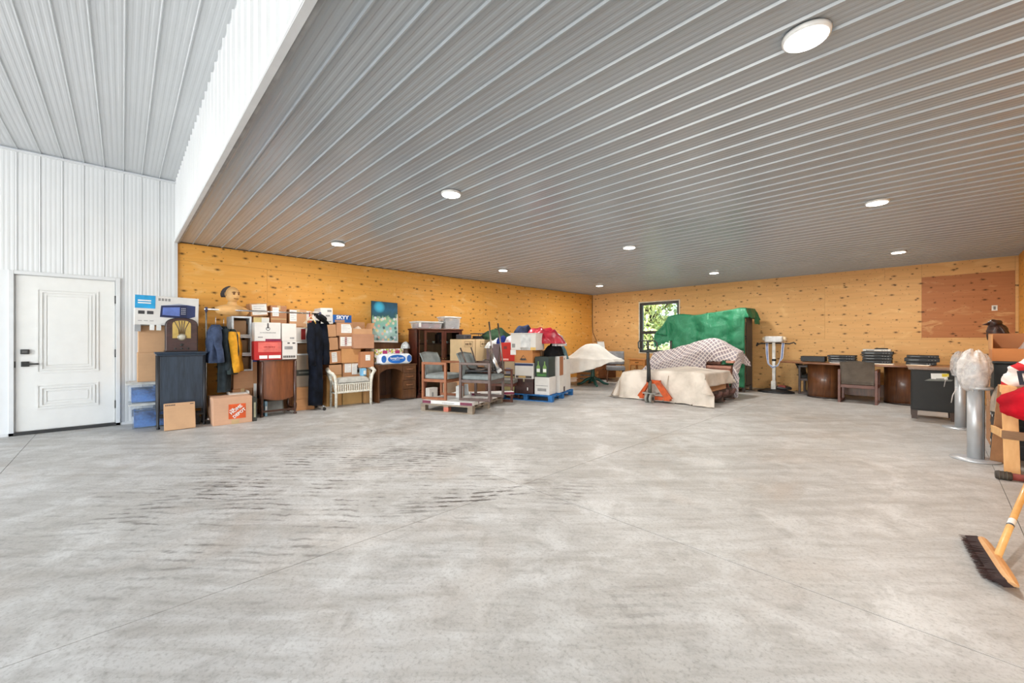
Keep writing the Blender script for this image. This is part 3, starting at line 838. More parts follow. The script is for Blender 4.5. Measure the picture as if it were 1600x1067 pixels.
def garment(name, label, loc, rz, m, L, w, dpt, sleeves=True, m2=None, seed=1, sleeve_len=0.55, taper=1.15, group='clothes on the garment rail', split=None, hook=True, lean=0.0):
    """jacket or suit on a hanger: root at the rail; hangs down local -z, its width along local y"""
    t = thing(name, label, 'garment', loc, rz, group)
    mb = MB()
    def fn(u, v):
        a = 2 * math.pi * u; z = -0.10 - L * v
        ww = w * (0.22 + .78 * min(1, (v / .10)) ** .6) * (1 + (taper - 1) * v) * .5
        dd = dpt * .5 * (0.5 + .5 * min(1, v / .15))
        f = 1 + .12 * math.sin(a * 5 + seed + v * 3) * min(1, v * 3) + .18 * fbm(math.cos(a) + seed, math.sin(a), v * 3, 1.0, 2)
        return (math.cos(a) * dd * f + lean * v * v, math.sin(a) * ww * f, z)
    mb.grid(fn, 28, 22, closed_u=True)
    mb.f.append(list(range(28))); mb.mi.append(0); mb.sm.append(False)
    mb.f.append([22 * 28 + k for k in range(28)][::-1]); mb.mi.append(0); mb.sm.append(False)
    if split:
        for i, f in enumerate(mb.f):
            c = sum((mb.v[k] for k in f), Vector()) / len(f)
            if split(c): mb.mi[i] = 1
    mb.build('body', [m, m2 or m], t)
    if sleeves:
        for sy in (-1, 1):
            rnd = random.Random(seed * 7 + sy)
            pts = []; rs = []
            for k in range(7):
                q = k / 6
                pts.append((.03 + dpt * .35 * q + rnd.uniform(-.01, .01), sy * (w * .44 + .03 * math.sin(q * 2.5)), -.15 - sleeve_len * q)); rs.append((.075 - .02 * q) * (1 + .12 * rnd.uniform(-1, 1)))
            MB().tube(pts, rs, 10, flat=.75).build('sleeve', m2 or m, t)
    MB().tube([(0, 0, -.12), (0, 0, -.05), (0, .0, 0.0), (0, .018, .018), (0, .03, .004)], .0035, 5).build('hanger_hook', metal((200, 200, 200), .3), t)
    cl = MB().tube([(.01, -.07, -.11), (.05, -.03, -.19), (.055, .0, -.24), (.05, .03, -.19), (.01, .07, -.11)], .018, 6); cl.build('collar', m, t)
    return t

# ------------------------------------------------------------------ by the door: totes, cartons, radio, cabinet
LID = plain((206, 208, 206), .4); CLEAR_B = glassy((196, 214, 234), .12, .12)
BLUE_C = cloth((14, 62, 150), .4, c2=(70, 130, 214), sc=7)
def tote(label, loc, rz, w, dp, h, lid=LID, shell=CLEAR_B, inside=BLUE_C, group='clear lidded storage totes', seed=1, soft=None):
    t = thing('storage_tote', label, 'storage box', loc, rz, group)
    mb = MB(); k = .90
    def ring(z, s): return [(-dp / 2 * s, -w / 2 * s, z), (dp / 2 * s, -w / 2 * s, z), (dp / 2 * s, w / 2 * s, z), (-dp / 2 * s, w / 2 * s, z)]
    v = ring(0, k) + ring(h - .03, .98) + ring(h - .03, .965) + ring(.006, k - .015)
    f = [(0, 3, 2, 1), (12, 13, 14, 15)]
    for a in range(4):
        b = (a + 1) % 4
        f += [(a, b, 4 + b, 4 + a), (4 + a, 4 + b, 8 + b, 8 + a), (8 + a, 8 + b, 12 + b, 12 + a)]
    mb.add(v, f); mb.build('tub', shell, t, .006)
    MB().box(-dp / 2 - .012, dp / 2 + .012, -w / 2 - .012, w / 2 + .012, h - .032, h - .008).box(-dp / 2 + .02, dp / 2 - .02, -w / 2 + .02, w / 2 - .02, h - .008, h).build('lid', lid, t, .006)
    c = MB(); rnd = random.Random(seed)
    q = [inside, soft or cloth((225, 228, 230), .1), plain((60, 70, 90), .7)]
    for i in range(7):
        x = rnd.uniform(-.3, .3) * dp; y = rnd.uniform(-.32, .32) * w
        c.cbox((x, y, h * rnd.uniform(.3, .74)), (dp * rnd.uniform(.2, .32), w * rnd.uniform(.2, .32), h * rnd.uniform(.12, .3)), rnd.choice((0, 0, 0, 1, 2)), (rnd.uniform(-.3, .3), rnd.uniform(-.3, .3), rnd.uniform(0, 3)))
    c.box(-dp * .42, dp * .42, -w * .42, w * .42, .015, h * .66, 0)
    c.build('contents', q, t)
    return t
tote('clear tote of blue contents on the floor, lower of two', (-7.72, 0.36, 0), 0, .58, .44, .345, seed=2)
tote('clear tote of blue contents carrying the tall cartons', (-7.72, 0.335, .345), 0, .58, .44, .285, seed=5)
carton('plain brown carton on the blue totes, under another carton', (-7.77, 0.36, .631), 0, .42, .36, .405, CARD2, tape=False)
carton('plain brown carton under the microwave box', (-7.77, 0.37, 1.036), 0, .42, .36, .375, CARD2)
# microwave carton, slightly askew
t = thing('microwave_carton', 'white microwave carton with cyan corner and appliance picture', 'box', (-7.68, .462, 1.415), 0, None, rx=R(-1.0))
w, dp, h = .69, .36, .405
MB().box(-dp / 2, dp / 2, -w / 2, w / 2, 0, h).build('body', CARDW, t, .005)
e = dp / 2
box_obj('printed_panel', e, e + .002, -w / 2, -w / 2 + .21, h * .56, h, plain((40, 164, 222), .5), t)
mm = MB()
for k in range(2): MB().box(e + .002, e + .003, -w / 2 + .03, -w / 2 + .165, h * (.80 - .08 * k), h * (.84 - .08 * k)).build('print_line', PAPER, t)
mm = MB()
for k in range(4): mm.box(e, e + .0015, -w / 2 + .24 + .035 * k, -w / 2 + .265 + .035 * k, h * .84, h * .93)
for k in range(3): mm.box(e, e + .0015, -w / 2 + .035 + .06 * k, -w / 2 + .075 + .06 * k, h * .13, h * .15)
mm.build('print_lines', INK_L, t)['kind'] = 'stuff'
for k in range(2): MB().cbox((e + .001, -w / 2 + .068 + k * .09, h * .42), (.002, .066, .045)).build('printed_panel', plain((62, 60, 62), .6), t)
pm = MB().add([(e + .001, -.085, .115), (e + .001, .21, .10), (e + .001, .21, .30), (e + .001, -.075, .275), (e + .0035, -.085, .115), (e + .0035, .21, .10), (e + .0035, .21, .30), (e + .0035, -.075, .275)],
              [(4, 5, 6, 7), (0, 3, 2, 1), (0, 1, 5, 4), (1, 2, 6, 5), (2, 3, 7, 6), (3, 0, 4, 7)])
pp = pm.build('microwave_picture', plain((34, 44, 84), .4), t)
MB().add([(e + .004, -.06, .145), (e + .004, .13, .135), (e + .004, .13, .265), (e + .004, -.055, .25)], [(0, 1, 2, 3)]).build('door_print', plain((104, 128, 200), .35), pp)
MB().add([(e + .002, .21, .10), (e + .002, .305, .135), (e + .002, .305, .29), (e + .002, .21, .30)], [(0, 1, 2, 3)]).build('side_print', plain((44, 58, 104), .4), pp)
MB().add([(e + .003, -.075, .275), (e + .003, .21, .30), (e + .003, .305, .29), (e + .003, .12, .315)], [(0, 1, 2, 3)]).build('top_print', plain((170, 178, 196), .4), pp)
mm = MB()
for r_ in range(4):
    for c_ in range(3): mm.cbox((e + .005, .152 + c_ * .018, .17 + r_ * .026), (.001, .012, .012))
mm.build('button_print', plain((200, 204, 214), .5), pp)
for k in range(2):
    o = MB().cbox((e + .004, -.165 + k * .07, -.035), (.003, .05, .075)).build('hanging_flap', PAPER, t)
MB().cbox((e - .05, -w / 2 + .035, -.045), (.1, .06, .09)).build('grey_foam', plain((160, 162, 164), .8), t)

# dark blue cabinet seen from behind, on thin legs
NAVY = wood((22, 30, 42), (42, 54, 70), (2, 30, 1.5), .4, .2)
NAVY2 = plain((44, 60, 78), .35)
DKW = plain((36, 36, 40), .5)
t = thing('old_cabinet', 'dark blue stained cabinet on slim legs below the wooden radio', 'cabinet', (-7.37, .600, 0))
w, dp = .53, .24
MB().box(-dp / 2 + .012, dp / 2 - .012, -w / 2 + .01, w / 2 - .01, .24, 1.02).build('body', NAVY, t, .004)
MB().box(-dp / 2 - .01, dp / 2 + .015, -w / 2 - .02, w / 2 + .02, 1.02, 1.045).box(-dp / 2, dp / 2, -w / 2 - .005, w / 2 + .005, .995, 1.02).build('top', NAVY2, t, .006)
box_obj('front_panel', dp / 2 - .012, dp / 2 - .004, -w / 2 + .035, w / 2 - .035, .27, .98, wood((24, 33, 45), (56, 70, 86), (2, 12, 1.0), .4), t, .003)
for sx in (-1, 1):
    for sy in (-1, 1):
        x = sx * (dp / 2 - .02); y = sy * (w / 2 - .015)
        MB().lathe([(.016, 0), (.022, .015), (.012, .04), (.014, .2), (.02, .25), (.02, 1.0)], 8, (x, y, 0)).build('leg', DKW, t)
for sx in (-1, 1): MB().bar((sx * (dp / 2 - .02), -w / 2 + .02, .16), (sx * (dp / 2 - .02), w / 2 - .02, .16), .02, .025).build('stretcher', DKW, t)

# tombstone radio
t = thing('tabletop_radio', 'antique arched wooden radio with brass grille on the blue cabinet', 'radio', (-7.37, .598, 1.045))
WRD = wood((46, 28, 28), (84, 54, 50), (3, 3, 14), .35, .4)
GOLD = cloth((206, 176, 104), .12)
hw, hh, dd = .172, .465, .105
def arch(hw, hh, n=14, k=.62):
    p = [(-hw, 0), (hw, 0)]
    zc = hh - hw * k
    for i in range(n + 1):
        a = math.pi * i / n
        p.append((hw * math.copysign(abs(math.cos(a)) ** .8, math.cos(a)), zc + hw * k * abs(math.sin(a)) ** .8))
    return p
Mf = Matrix(((0, 0, 1, 0), (1, 0, 0, 0), (0, 1, 0, 0), (0, 0, 0, 1)))     # polygon (y, z) extruded along x
MB().prism(arch(hw, hh), -dd, dd, 0, Mf).build('case', WRD, t, .008)
MB().prism(arch(hw + .007, hh + .008), dd - .03, dd - .005, 0, Mf).build('case_band', plain((34, 24, 24), .4), t, .003)
gp = [(y * .58, .19 + z * .55) for (y, z) in arch(hw, hh - .02)]
g = MB().prism(gp, dd, dd + .004, 0, Mf).build('grille_cloth', GOLD, t)
mm = MB()
for k in (-2, -1, 0, 1, 2):
    pts = [(dd + .006, k * .014, .23), (dd + .006, k * .017, .31), (dd + .006, k * .017 + (k * abs(k)) * .006, .37), (dd + .006, k * .022 + (k * abs(k)) * .010, .43)]
    mm.tube(pts, .005, 5)
mm.build('grille_bars', WRD, g)
MB().lathe([(.05, 0), (.05, .012), (.04, .016)], 20, (0, 0, 0), 0, True, Matrix.Translation((dd, 0, .205)) @ Matrix.Rotation(R(90), 4, 'Y')).build('dial_bezel', plain((150, 140, 120), .35, .6), t)
MB().lathe([(.036, 0), (.034, .004)], 18, (0, 0, 0), 0, True, Matrix.Translation((dd + .015, 0, .205)) @ Matrix.Rotation(R(90), 4, 'Y')).build('dial', plain((200, 196, 180), .3), t)
for (y, z, r_) in ((0, .098, .019), (0, .045, .014), (-.07, .045, .013), (.07, .045, .013)):
    MB().lathe([(r_, 0), (r_, .016), (r_ * .7, .022)], 12, (0, 0, 0), 0, True, Matrix.Translation((dd, y, z)) @ Matrix.Rotation(R(90), 4, 'Y')).build('knob', BLACK, t)
box_obj('plinth', -dd - .006, dd + .012, -hw - .008, hw + .008, 0, .018, plain((40, 28, 28), .4), t, .003)

# thin carton leaning against the cabinet
t = thing('flat_carton', 'thin pale carton leaning on the front of the blue cabinet', 'box', (-7.08, .565, .0), 0, None, ry=R(-14))
MB().box(-.03, .03, -.165, .165, 0, .36).build('body', CARD2, t, .004)
mm = MB()
for k in range(6): mm.box(.03, .0312, -.15 + k * .018, -.138 + k * .018, .325, .342)
mm.box(.03, .0312, .11, .15, .33, .34); mm.build('print_lines', INK, t)['kind'] = 'stuff'
box_obj('tape', .03, .0312, -.165, .165, .30, .302, TAPE, t)
# dark crate under the cabinet
t = thing('plastic_crate', 'dark crate tucked under the blue cabinet', 'crate', (-7.40, .70, 0))
MB().box(-.08, .08, -.10, .10, 0, .02).box(-.08, .08, -.10, -.085, .02, .14).box(-.08, .08, .085, .10, .02, .14).box(.065, .08, -.085, .085, .02, .14).box(-.08, -.065, -.085, .085, .02, .14).build('body', BLACK, t, .003)
mm = MB()
for k in range(3): MB().box(.08, .086, -.08 + k * .065, -.06 + k * .065, .02, .13).build('rib', plain((48, 48, 50), .5), t)
# ------------------------------------------------------------------ orange-logo carton
t = carton('carton with an orange square logo standing on the floor', (-7.25, 1.152, 0), R(0), .47, .50, .385, card((224, 178, 146)), tape=False, group=None, name='moving_carton')
OR = plain((222, 92, 40), .6)
q = MB().box(.25, .252, -.055, .155, .075, .285).build('logo_square', OR, t)
text('THE', .030, PAPER, q, (.2535, -.018, .205), (R(90) , R(-38), R(90)), bold=.0015)
text('HOME', .062, PAPER, q, (.2535, .035, .205), (R(90), R(-38), R(90)), bold=.002)
text('DEPOT', .058, PAPER, q, (.2535, .075, .15), (R(90), R(-38), R(90)), bold=.002)
MB().box(.2502, .2512, -.02, .07, .0, .06).build('tape', TAPE, t)
# book-like dark slab beside it
t = thing('tall_black_carton', 'narrow black carton squeezed beside the orange-logo carton', 'box', (-7.22, 1.425, 0))
MB().box(-.2, .2, -.028, .028, 0, .35).build('body', plain((60, 62, 56), .6), t, .003)
MB().box(.2, .2012, -.012, .012, .06, .28).build('print_lines', plain((170, 168, 140), .6), t)
# white tray resting on the logo carton
t = thing('paper_tray', 'pale shallow tray lying behind the orange-logo carton', 'tray', (-7.40, 1.28, .386))
MB().box(-.1, .1, -.13, .13, 0, .012).box(-.1, .1, -.13, -.118, .012, .04).box(-.1, .1, .118, .13, .012, .04).build('body', plain((214, 208, 200), .7), t)

# ------------------------------------------------------------------ garment rack with clothes
CHR = metal((205, 206, 208), .22)
ZR = 1.665
t = thing('garment_rack', 'chrome garment rack standing in front of the cartons', 'clothes rack', (-7.46, 0, 0))
MB().tube([(0, .87, ZR), (0, 2.52, ZR)], .013, 10).build('rail', CHR, t)
for y in (.895, 2.50):
    MB().tube([(0, y, .07), (0, y, ZR + .01)], .012, 8).build('upright', CHR, t)
    MB().tube([(-.22, y, .07), (.22, y, .07)], .012, 8).build('foot', CHR, t)
    for x in (-.21, .21):
        MB().tube([(x - .008, y, .028), (x + .008, y, .028)], .028, 12).tube([(x, y, .03), (x, y, .075)], .008, 6).build('caster', BLACK, t)
    MB().tube([(0, y, ZR - .035), (0, y, ZR + .03)], .018, 8).build('corner_joint', plain((60, 64, 96), .4), t)
# clothes
garment('hooded_jacket', 'blue hooded jacket hanging nearest the end of the rail', (-7.36, .995, ZR - .13), R(72), cloth((66, 78, 104), .25), .56, .30, .20, seed=2, sleeve_len=.50)
garment('long_coat', 'long dark green coat hanging between two jackets', (-7.44, 1.105, ZR - .15), R(74), cloth((46, 54, 58), .25), .98, .27, .15, seed=4, sleeve_len=.6, taper=1.2)
YEL = cloth((232, 166, 50), .15); DGN = cloth((52, 62, 62), .2)
garment('work_jacket', 'yellow and dark green jacket hanging beside the open cartons', (-7.40, 1.20, ZR - .19), R(68), DGN, .68, .24, .16, m2=YEL, seed=6, sleeve_len=.60, taper=1.3, split=lambda c: c.y > .015 and not (-.50 < c.z < -.34))
SUIT = cloth((12, 15, 24), .35, c2=(22, 28, 42))
garment('black_suit', 'long black garment hanging at the suit end of the rail', (-7.43, 2.415, ZR - .02), R(20), SUIT, 1.46, .26, .22, seed=9, sleeve_len=.72, taper=.80)
t = thing('spare_hangers', 'bunch of gold and white hangers hooked beside the black suit', 'hangers', (-7.40, 2.33, ZR))
mm = MB()
for k in range(5):
    a = R(-35 + 20 * k); cxx, sxx = math.cos(a), math.sin(a)
    mm.tube([(.0, 0.0, .02), (0, 0, -.05), (sxx * .1 + .02, cxx * -.12, -.17), (sxx * .02 + .03, cxx * .10, -.18), (0, 0, -.05)], .006, 5, mi=k % 2)
mm.build('hanger', [plain((212, 170, 70), .35), WHITE], t)
t = thing('black_hat', 'black brimmed hat resting at the top of the black suit', 'hat', (-7.40, 2.50, ZR - .10), 0, None, rx=R(-38))
MB().lathe([(.15, 0), (.155, .006), (.08, .014), (.075, .05), (.06, .07)], 20).build('felt', cloth((26, 26, 28), .2), t)

# bust with painted face above the rail
SK = plain((222, 174, 112), .6, var=.18, scale=4)
DKH = plain((58, 48, 50), .6)
t = thing('display_bust', 'tan wooden bust with carved face set above the rail', 'bust', (-7.58, 1.235, ZR - .05), R(22))
mb = MB()
def shoulders(u, v):
    a = 2 * math.pi * u
    prof = [(.225, 0), (.25, .04), (.238, .085), (.16, .12), (.070, .145), (.056, .19)]
    k = v * (len(prof) - 1); i = min(int(k), len(prof) - 2); f = k - i
    r = prof[i][0] * (1 - f) + prof[i + 1][0] * f; z = prof[i][1] * (1 - f) + prof[i + 1][1] * f
    dx = .38 + .5 * v
    return (math.cos(a) * r * dx, math.sin(a) * r, z - (.03 * math.cos(a) * (1 - v)))
mb.grid(shoulders, 32, 15, closed_u=True); mb.f.append([k for k in range(32)][::-1]); mb.mi.append(0); mb.sm.append(False)
mb.build('shoulders', SK, t)
mb = MB()
def head(u, v):
    a = 2 * math.pi * u; b = math.pi * v
    x = math.sin(b) * math.cos(a); y = math.sin(b) * math.sin(a); z = -math.cos(b)
    r = 1.0
    if x > 0:
        r += .16 * math.exp(-((y / .16) ** 2 + ((z + .12) / .26) ** 2))              # nose
        r -= .07 * (math.exp(-(((y - .36) / .2) ** 2 + ((z - .10) / .14) ** 2)) + math.exp(-(((y + .36) / .2) ** 2 + ((z - .10) / .14) ** 2)))
        r += .05 * math.exp(-((y / .3) ** 2 + ((z + .52) / .09) ** 2))
        r += .04 * math.exp(-((y / .5) ** 2 + ((z - .30) / .1) ** 2))
    return (x * .10 * r + .01, y * .094 * r * (1 - .12 * max(0, -z)), .295 + z * .125)
mb.grid(head, 36, 24, closed_u=True); mb.build('head', SK, t)
for s in (-1, 1):
    MB().lathe([(.004, -.016), (.017, -.006), (.017, .006), (.004, .016)], 10, (0, 0, 0), 0, True, Matrix.Translation((.098, s * .034, .306)) @ Matrix.Rotation(R(90), 4, 'X')).build('eye', plain((120, 78, 44), .4), t)
    MB().tube([(.112, s * .012, .330), (.107, s * .04, .334), (.092, s * .06, .324)], .005, 5).build('brow', plain((120, 78, 44), .6), t)
    MB().tube([(-.005, s * .092, .27), (.0, s * .103, .29), (-.005, s * .10, .315), (-.015, s * .092, .32)], .009, 6).build('ear', SK, t)
MB().tube([(.092, -.032, .232), (.104, 0, .229), (.092, .032, .232)], .008, 6).build('mouth', plain((140, 96, 40), .5), t)
mb = MB(); mb.grid(lambda u, v: ((math.cos(R(110 + 140 * u)) * .112 * math.sin(R(15 + 95 * v))), math.sin(R(250 + 70 * u - 90)) * 0 + (-.105 * math.sin(R(15 + 95 * v)) if True else 0) * (.5 + .5 * math.cos((u - .5) * 3)), .30 + .135 * math.cos(R(15 + 95 * v))), 10, 10)
mb.build('hair', DKH, t, 0, .01)

# ------------------------------------------------------------------ cartons along the wall
# open-fronted white-edged cartons behind the jackets
xf = -7.52
a = PX(xf, 365, 560)
RIM = plain((206, 212, 216), .5)
yc, wv = (PX(xf, 363, 560).y + PX(xf, 394, 560).y) / 2, PX(xf, 394, 560).y - PX(xf, 363, 560).y
carton('brown carton on the floor at the foot of the open cartons', (xf - .2, yc, 0), 0, wv, .42, .45, CARD3)
carton('brown carton with a creased front below the open cartons', (xf - .19, yc + .01, .451), 0, wv, .42, .27, card((198, 150, 112)), tape=False, stick=((.05, .42, .95, .43, CARD3, -1),))
z = .722
for k, (h_, lab, dy) in enumerate(((.262, 'open-fronted carton, lowest of three behind the jackets', .012), (.285, 'open-fronted carton, middle of three behind the jackets', .0), (.312, 'open-fronted pale carton, topmost of three under the rail', -.01))):
    open_carton(lab, (xf - .20, yc + dy, z), R(0), wv, .42, h_ - .002, RIM if k else CARD_G, CARD2, rim=RIM)
    z += h_
# narrow blue and white cartons beside them
for k, (z0, h_, m, lab) in enumerate(((0, .86, CARD3, 'tall brown carton wedged beside the brown cabinet'), (.862, .20, plain((36, 62, 140), .5), 'small blue carton wedged beside the red carton'), (1.064, .42, plain((214, 222, 222), .5), 'narrow pale carton wedged beside the white wine carton'))):
    t = thing('narrow_carton', lab, 'box', (xf - .12, PX(xf, 398, 560).y, z0))
    MB().box(-.14, .14, -.03, .03, 0, h_).build('body', m, t, .003); MB().box(.14, .1415, -.02, .02, h_ * .2, h_ * .6).build('paper_label', PAPER, t)
    box_obj('tape', -.14, .1412, -.008, .008, h_, h_ + .001, TAPE, t)

# --- brown bow-fronted cabinet with turned legs
BR = wood((92, 50, 26), (142, 82, 44), (1.6, 14, 1.2), .35, .35)
BRD = wood((58, 34, 24), (84, 50, 34), (3, 3, 14), .4, .3)
t = thing('bow_front_cabinet', 'brown bow-fronted wooden cabinet on turned legs under red and white cartons', 'cabinet', (-7.47, 1.81, 0))
w, dp, zb, zt = .50, .44, .27, .895
MB().box(-dp / 2, dp / 2 - .05, -w / 2 + .01, w / 2 - .01, zb, zt - .02).build('body', BRD, t, .004)
fd = MB()
def bow(side):
    return lambda u, v: (dp / 2 - .055 + .045 * math.sin(math.pi * u) + side, -w / 2 + .035 + (w - .07) * u, zb - .02 + (zt - zb) * v + (.04 * (2 * u - 1) ** 2 * (1 - v)))
fd.grid(bow(.012), 16, 8); fd.grid(lambda u, v: bow(0)(1 - u, v), 16, 8)
fd.build('front_door', BR, t)
tp = [(-dp / 2 - .01, -w / 2 - .015), (dp / 2 - .04, -w / 2 - .015)] + [(dp / 2 - .04 + .06 * math.sin(math.pi * k / 12), -w / 2 - .015 + (w + .03) * k / 12) for k in range(13)] + [(dp / 2 - .04, w / 2 + .015), (-dp / 2 - .01, w / 2 + .015)]
MB().prism(tp, zt - .02, zt, 0).build('top', BRD, t, .004)
for sx in (-1, 1):
    for sy in (-1, 1):
        MB().lathe([(.024, 0), (.028, .02), (.014, .035), (.016, .06), (.024, .11), (.026, .16), (.014, .20), (.022, .235), (.022, zt - .03)], 10, (sx * (dp / 2 - .035), sy * (w / 2 - .012), 0)).build('leg', BRD, t)
MB().bar((dp / 2 - .035, -w / 2, .085), (dp / 2 - .035, w / 2, .085), .02, .03).build('stretcher', BRD, t)
for sy in (-1, 1): MB().bar((-dp / 2 + .035, sy * (w / 2 - .012), .085), (dp / 2 - .035, sy * (w / 2 - .012), .085), .02, .03).build('stretcher', BRD, t)
# pale cartons under it
t = thing('leaning_frames', 'pale frame standing under the brown cabinet', 'frame', (-7.50, 1.80, 0), 0, None, ry=R(-6))
MB().box(-.01, .01, -.12, .13, 0, .22).build('backing', plain((170, 172, 168), .6), t); MB().box(.01, .016, -.12, .13, 0, .016).box(.01, .016, -.12, .13, .204, .22).box(.01, .016, -.12, -.104, .016, .204).box(.01, .016, .114, .13, .016, .204).build('frame', plain((130, 128, 122), .5), t)
t = thing('upright_binder', 'pale blue binder standing under the brown cabinet', 'binder', (-7.44, 1.645, 0))
MB().box(-.1, .1, -.018, .018, 0, .24).build('cover', plain((150, 190, 214), .5), t, .003); MB().box(.1, .101, -.010, .010, .05, .16).build('paper_label', PAPER, t)

# --- wine cartons on the cabinet
ZC = .896
RED = card((198, 46, 46)); RED_L = plain((226, 110, 100), .6)
t = carton('red wine carton on the brown cabinet, lower of its stack', (-7.46, 1.665, ZC), R(-2), .375, .36, .292, RED, tape=False, group='wine cartons on the brown cabinet',
           stick=((.14, .42, .98, .95, RED_L, -1), (.18, .07, .47, .24, PAPER, -1), (.52, .07, .97, .24, PAPER, -1)))
print_bars(t, .182, -.06, .10, .19, .215, 9, plain((170, 40, 40), .6), 3)
t = carton('white wine carton with bottle emblem, upper of its stack', (-7.465, 1.662, ZC + .294), R(-1), .36, .35, .295, CARDW, tape=False, group='wine cartons on the brown cabinet',
           stick=((.40, .0, 1.0, .12, plain((128, 40, 74), .6), -1), (.12, .18, .30, .24, INK_L, -1)))
e = .175
MB().tube([(e, .0, .20), (e, .0, .285)], .011, 8).build('emblem_stem', plain((96, 92, 92), .5), t)
MB().lathe([(.03, 0), (.03, .002)], 16, (0, 0, 0), 0, False, Matrix.Translation((e, 0, .195)) @ Matrix.Rotation(R(90), 4, 'Y')).build('emblem_ring', plain((130, 126, 126), .5), t)
MB().lathe([(.018, 0), (.018, .003)], 16, (0, 0, 0), 0, False, Matrix.Translation((e, 0, .195)) @ Matrix.Rotation(R(90), 4, 'Y')).build('emblem_centre', PAPER, t)
print_bars(t, e, -.11, .11, .125, .142, 14, INK_L, 4)
t = carton('white wine carton with text block beside the red carton', (-7.46, 1.965, ZC), R(0), .212, .36, .292, CARDW, tape=False, group='wine cartons on the brown cabinet',
           stick=((.35, .86, .52, .93, INK, -1), (.7, .86, .9, .93, INK, -1), (.15, .55, .72, .72, INK_L, -1)))
mm = MB()
for k in range(7): mm.box(.18, .1812, -.09 + k * .026, -.071 + k * .026, .025, .06)
mm.build('print_lines', INK, t)
t = carton('plain white wine carton above the one with a text block', (-7.462, 1.958, ZC + .294), R(1), .216, .35, .285, CARDW, tape=False, group='wine cartons on the brown cabinet', stick=((.55, .12, .85, .22, INK_L, -1),))
# support row behind, with the cartons whose tops show over the wine cartons
carton('large brown carton hidden low behind the brown cabinet', (-7.88, 1.78, 0), 0, .70, .30, .74, CARD3)
carton('large brown carton behind the wine cartons', (-7.88, 1.78, .741), 0, .70, .30, .72, CARD3)
t, _ = wbox('brown carton with yellow-and-white top label behind the white wine carton', -7.74, 396, 421, 500, 487, .28, z0=1.462, h=.13, mat=CARD, stick=((.0, .1, .5, .9, plain((232, 214, 150), .6), 0), (.5, .1, .98, .9, PAPER, 0)))
t, _ = wbox('tilted brown carton with big white sheet, top of the pile by the bust', -7.74, 392, 419, 492, 470, .28, roll=R(5), z0=1.593, h=.21, mat=CARD, stick=((.1, .1, .95, .92, PAPER, 4),))
t, _ = wbox('brown carton with white label above the plain white wine carton', -7.74, 423, 448, 500, 472, .28, z0=1.462, h=.33, mat=card((188, 134, 96)), stick=((.1, .45, .5, .9, PAPER, 3), (.02, .28, .98, .34, TAPE, -1)))
carton('brown carton hidden behind the suit, lower', (-7.88, 2.34, 0), 0, .40, .30, .86, CARD3)
carton('brown carton behind the cartons left of the black suit', (-7.88, 2.34, .861), 0, .40, .30, .58, CARD3)
t, _ = wbox('brown carton with two white labels at the end of the rail', -7.74, 452, 479, 503, 480, .28, z0=1.442, h=.30, mat=CARD, stick=((.03, .3, .42, .95, PAPER, 5),))
t, _ = wbox('white and red carton peeking behind the gold hangers', -7.75, 478, 497, 500, 481, .28, z0=1.442, h=.28, mat=CARDW, stick=((.25, .5, .5, .95, plain((190, 70, 60), .6), -1), (.1, .1, .6, .4, plain((176, 74, 58), .6), -1)))
# column right of the brown cabinet
xf = -7.55
yA, yB = PX(xf, 461, 600).y, PX(xf, 491, 600).y; yc = (yA + yB) / 2; wv = yB - yA
carton('brown flap carton on the floor beside the black suit', (xf - .15, yc, 0), 0, wv, .34, .20, card((212, 156, 106)), tape=False)
t = carton('brown carton with a deep lid on the flap carton beside the suit', (xf - .145, yc, .201), 0, wv + .012, .35, .20, card((216, 160, 110)), tape=False)
open_carton('open grey carton with raised flaps left of the black suit', (xf - .15, yc - .01, .402), 0, wv - .02, .32, .19, CARD_G, card((110, 96, 84)), face='z')
t = thing('dark_tray', 'dark printed tray on the open grey carton', 'tray', (xf - .15, yc - .01, .593))
MB().box(-.16, .16, -.14, .14, 0, .015).box(.145, .16, -.14, .14, .015, .10).box(-.16, -.145, -.14, .14, .015, .10).box(-.145, .145, -.14, -.125, .015, .10).box(-.145, .145, .125, .14, .015, .10).build('body', plain((58, 62, 58), .6), t, .003)
MB().box(.16, .1612, -.09, .10, .04, .07).build('print_lines', plain((126, 128, 120), .6), t); MB().box(.16, .1612, .10, .13, .02, .09).build('paper_label', PAPER, t)
box_obj('liner', -.14, .14, -.12, .12, .015, .10, plain((150, 140, 110), .8), t)
carton('grey-beige carton with a browner edge above the dark tray', (xf - .15, yc - .01, .694), 0, wv - .03, .32, .25, CARD_G, tape=False, stick=((.62, .02, 1.0, .98, card((188, 152, 122)), -1),))  # browner panel over one side of the front
open_carton('white-edged carton holding a pale frame left of the suit', (xf - .15, yc - .02, .946), R(3), wv - .03, .32, .235, CARDW, CARD, rim=WHITE)
carton('small white and red carton above the white-edged carton', (xf - .15, yc - .055, 1.186), 0, .19, .30, .235, CARDW, tape=False, stick=((.48, .12, .85, .9, plain((176, 44, 40), .6), -1),))
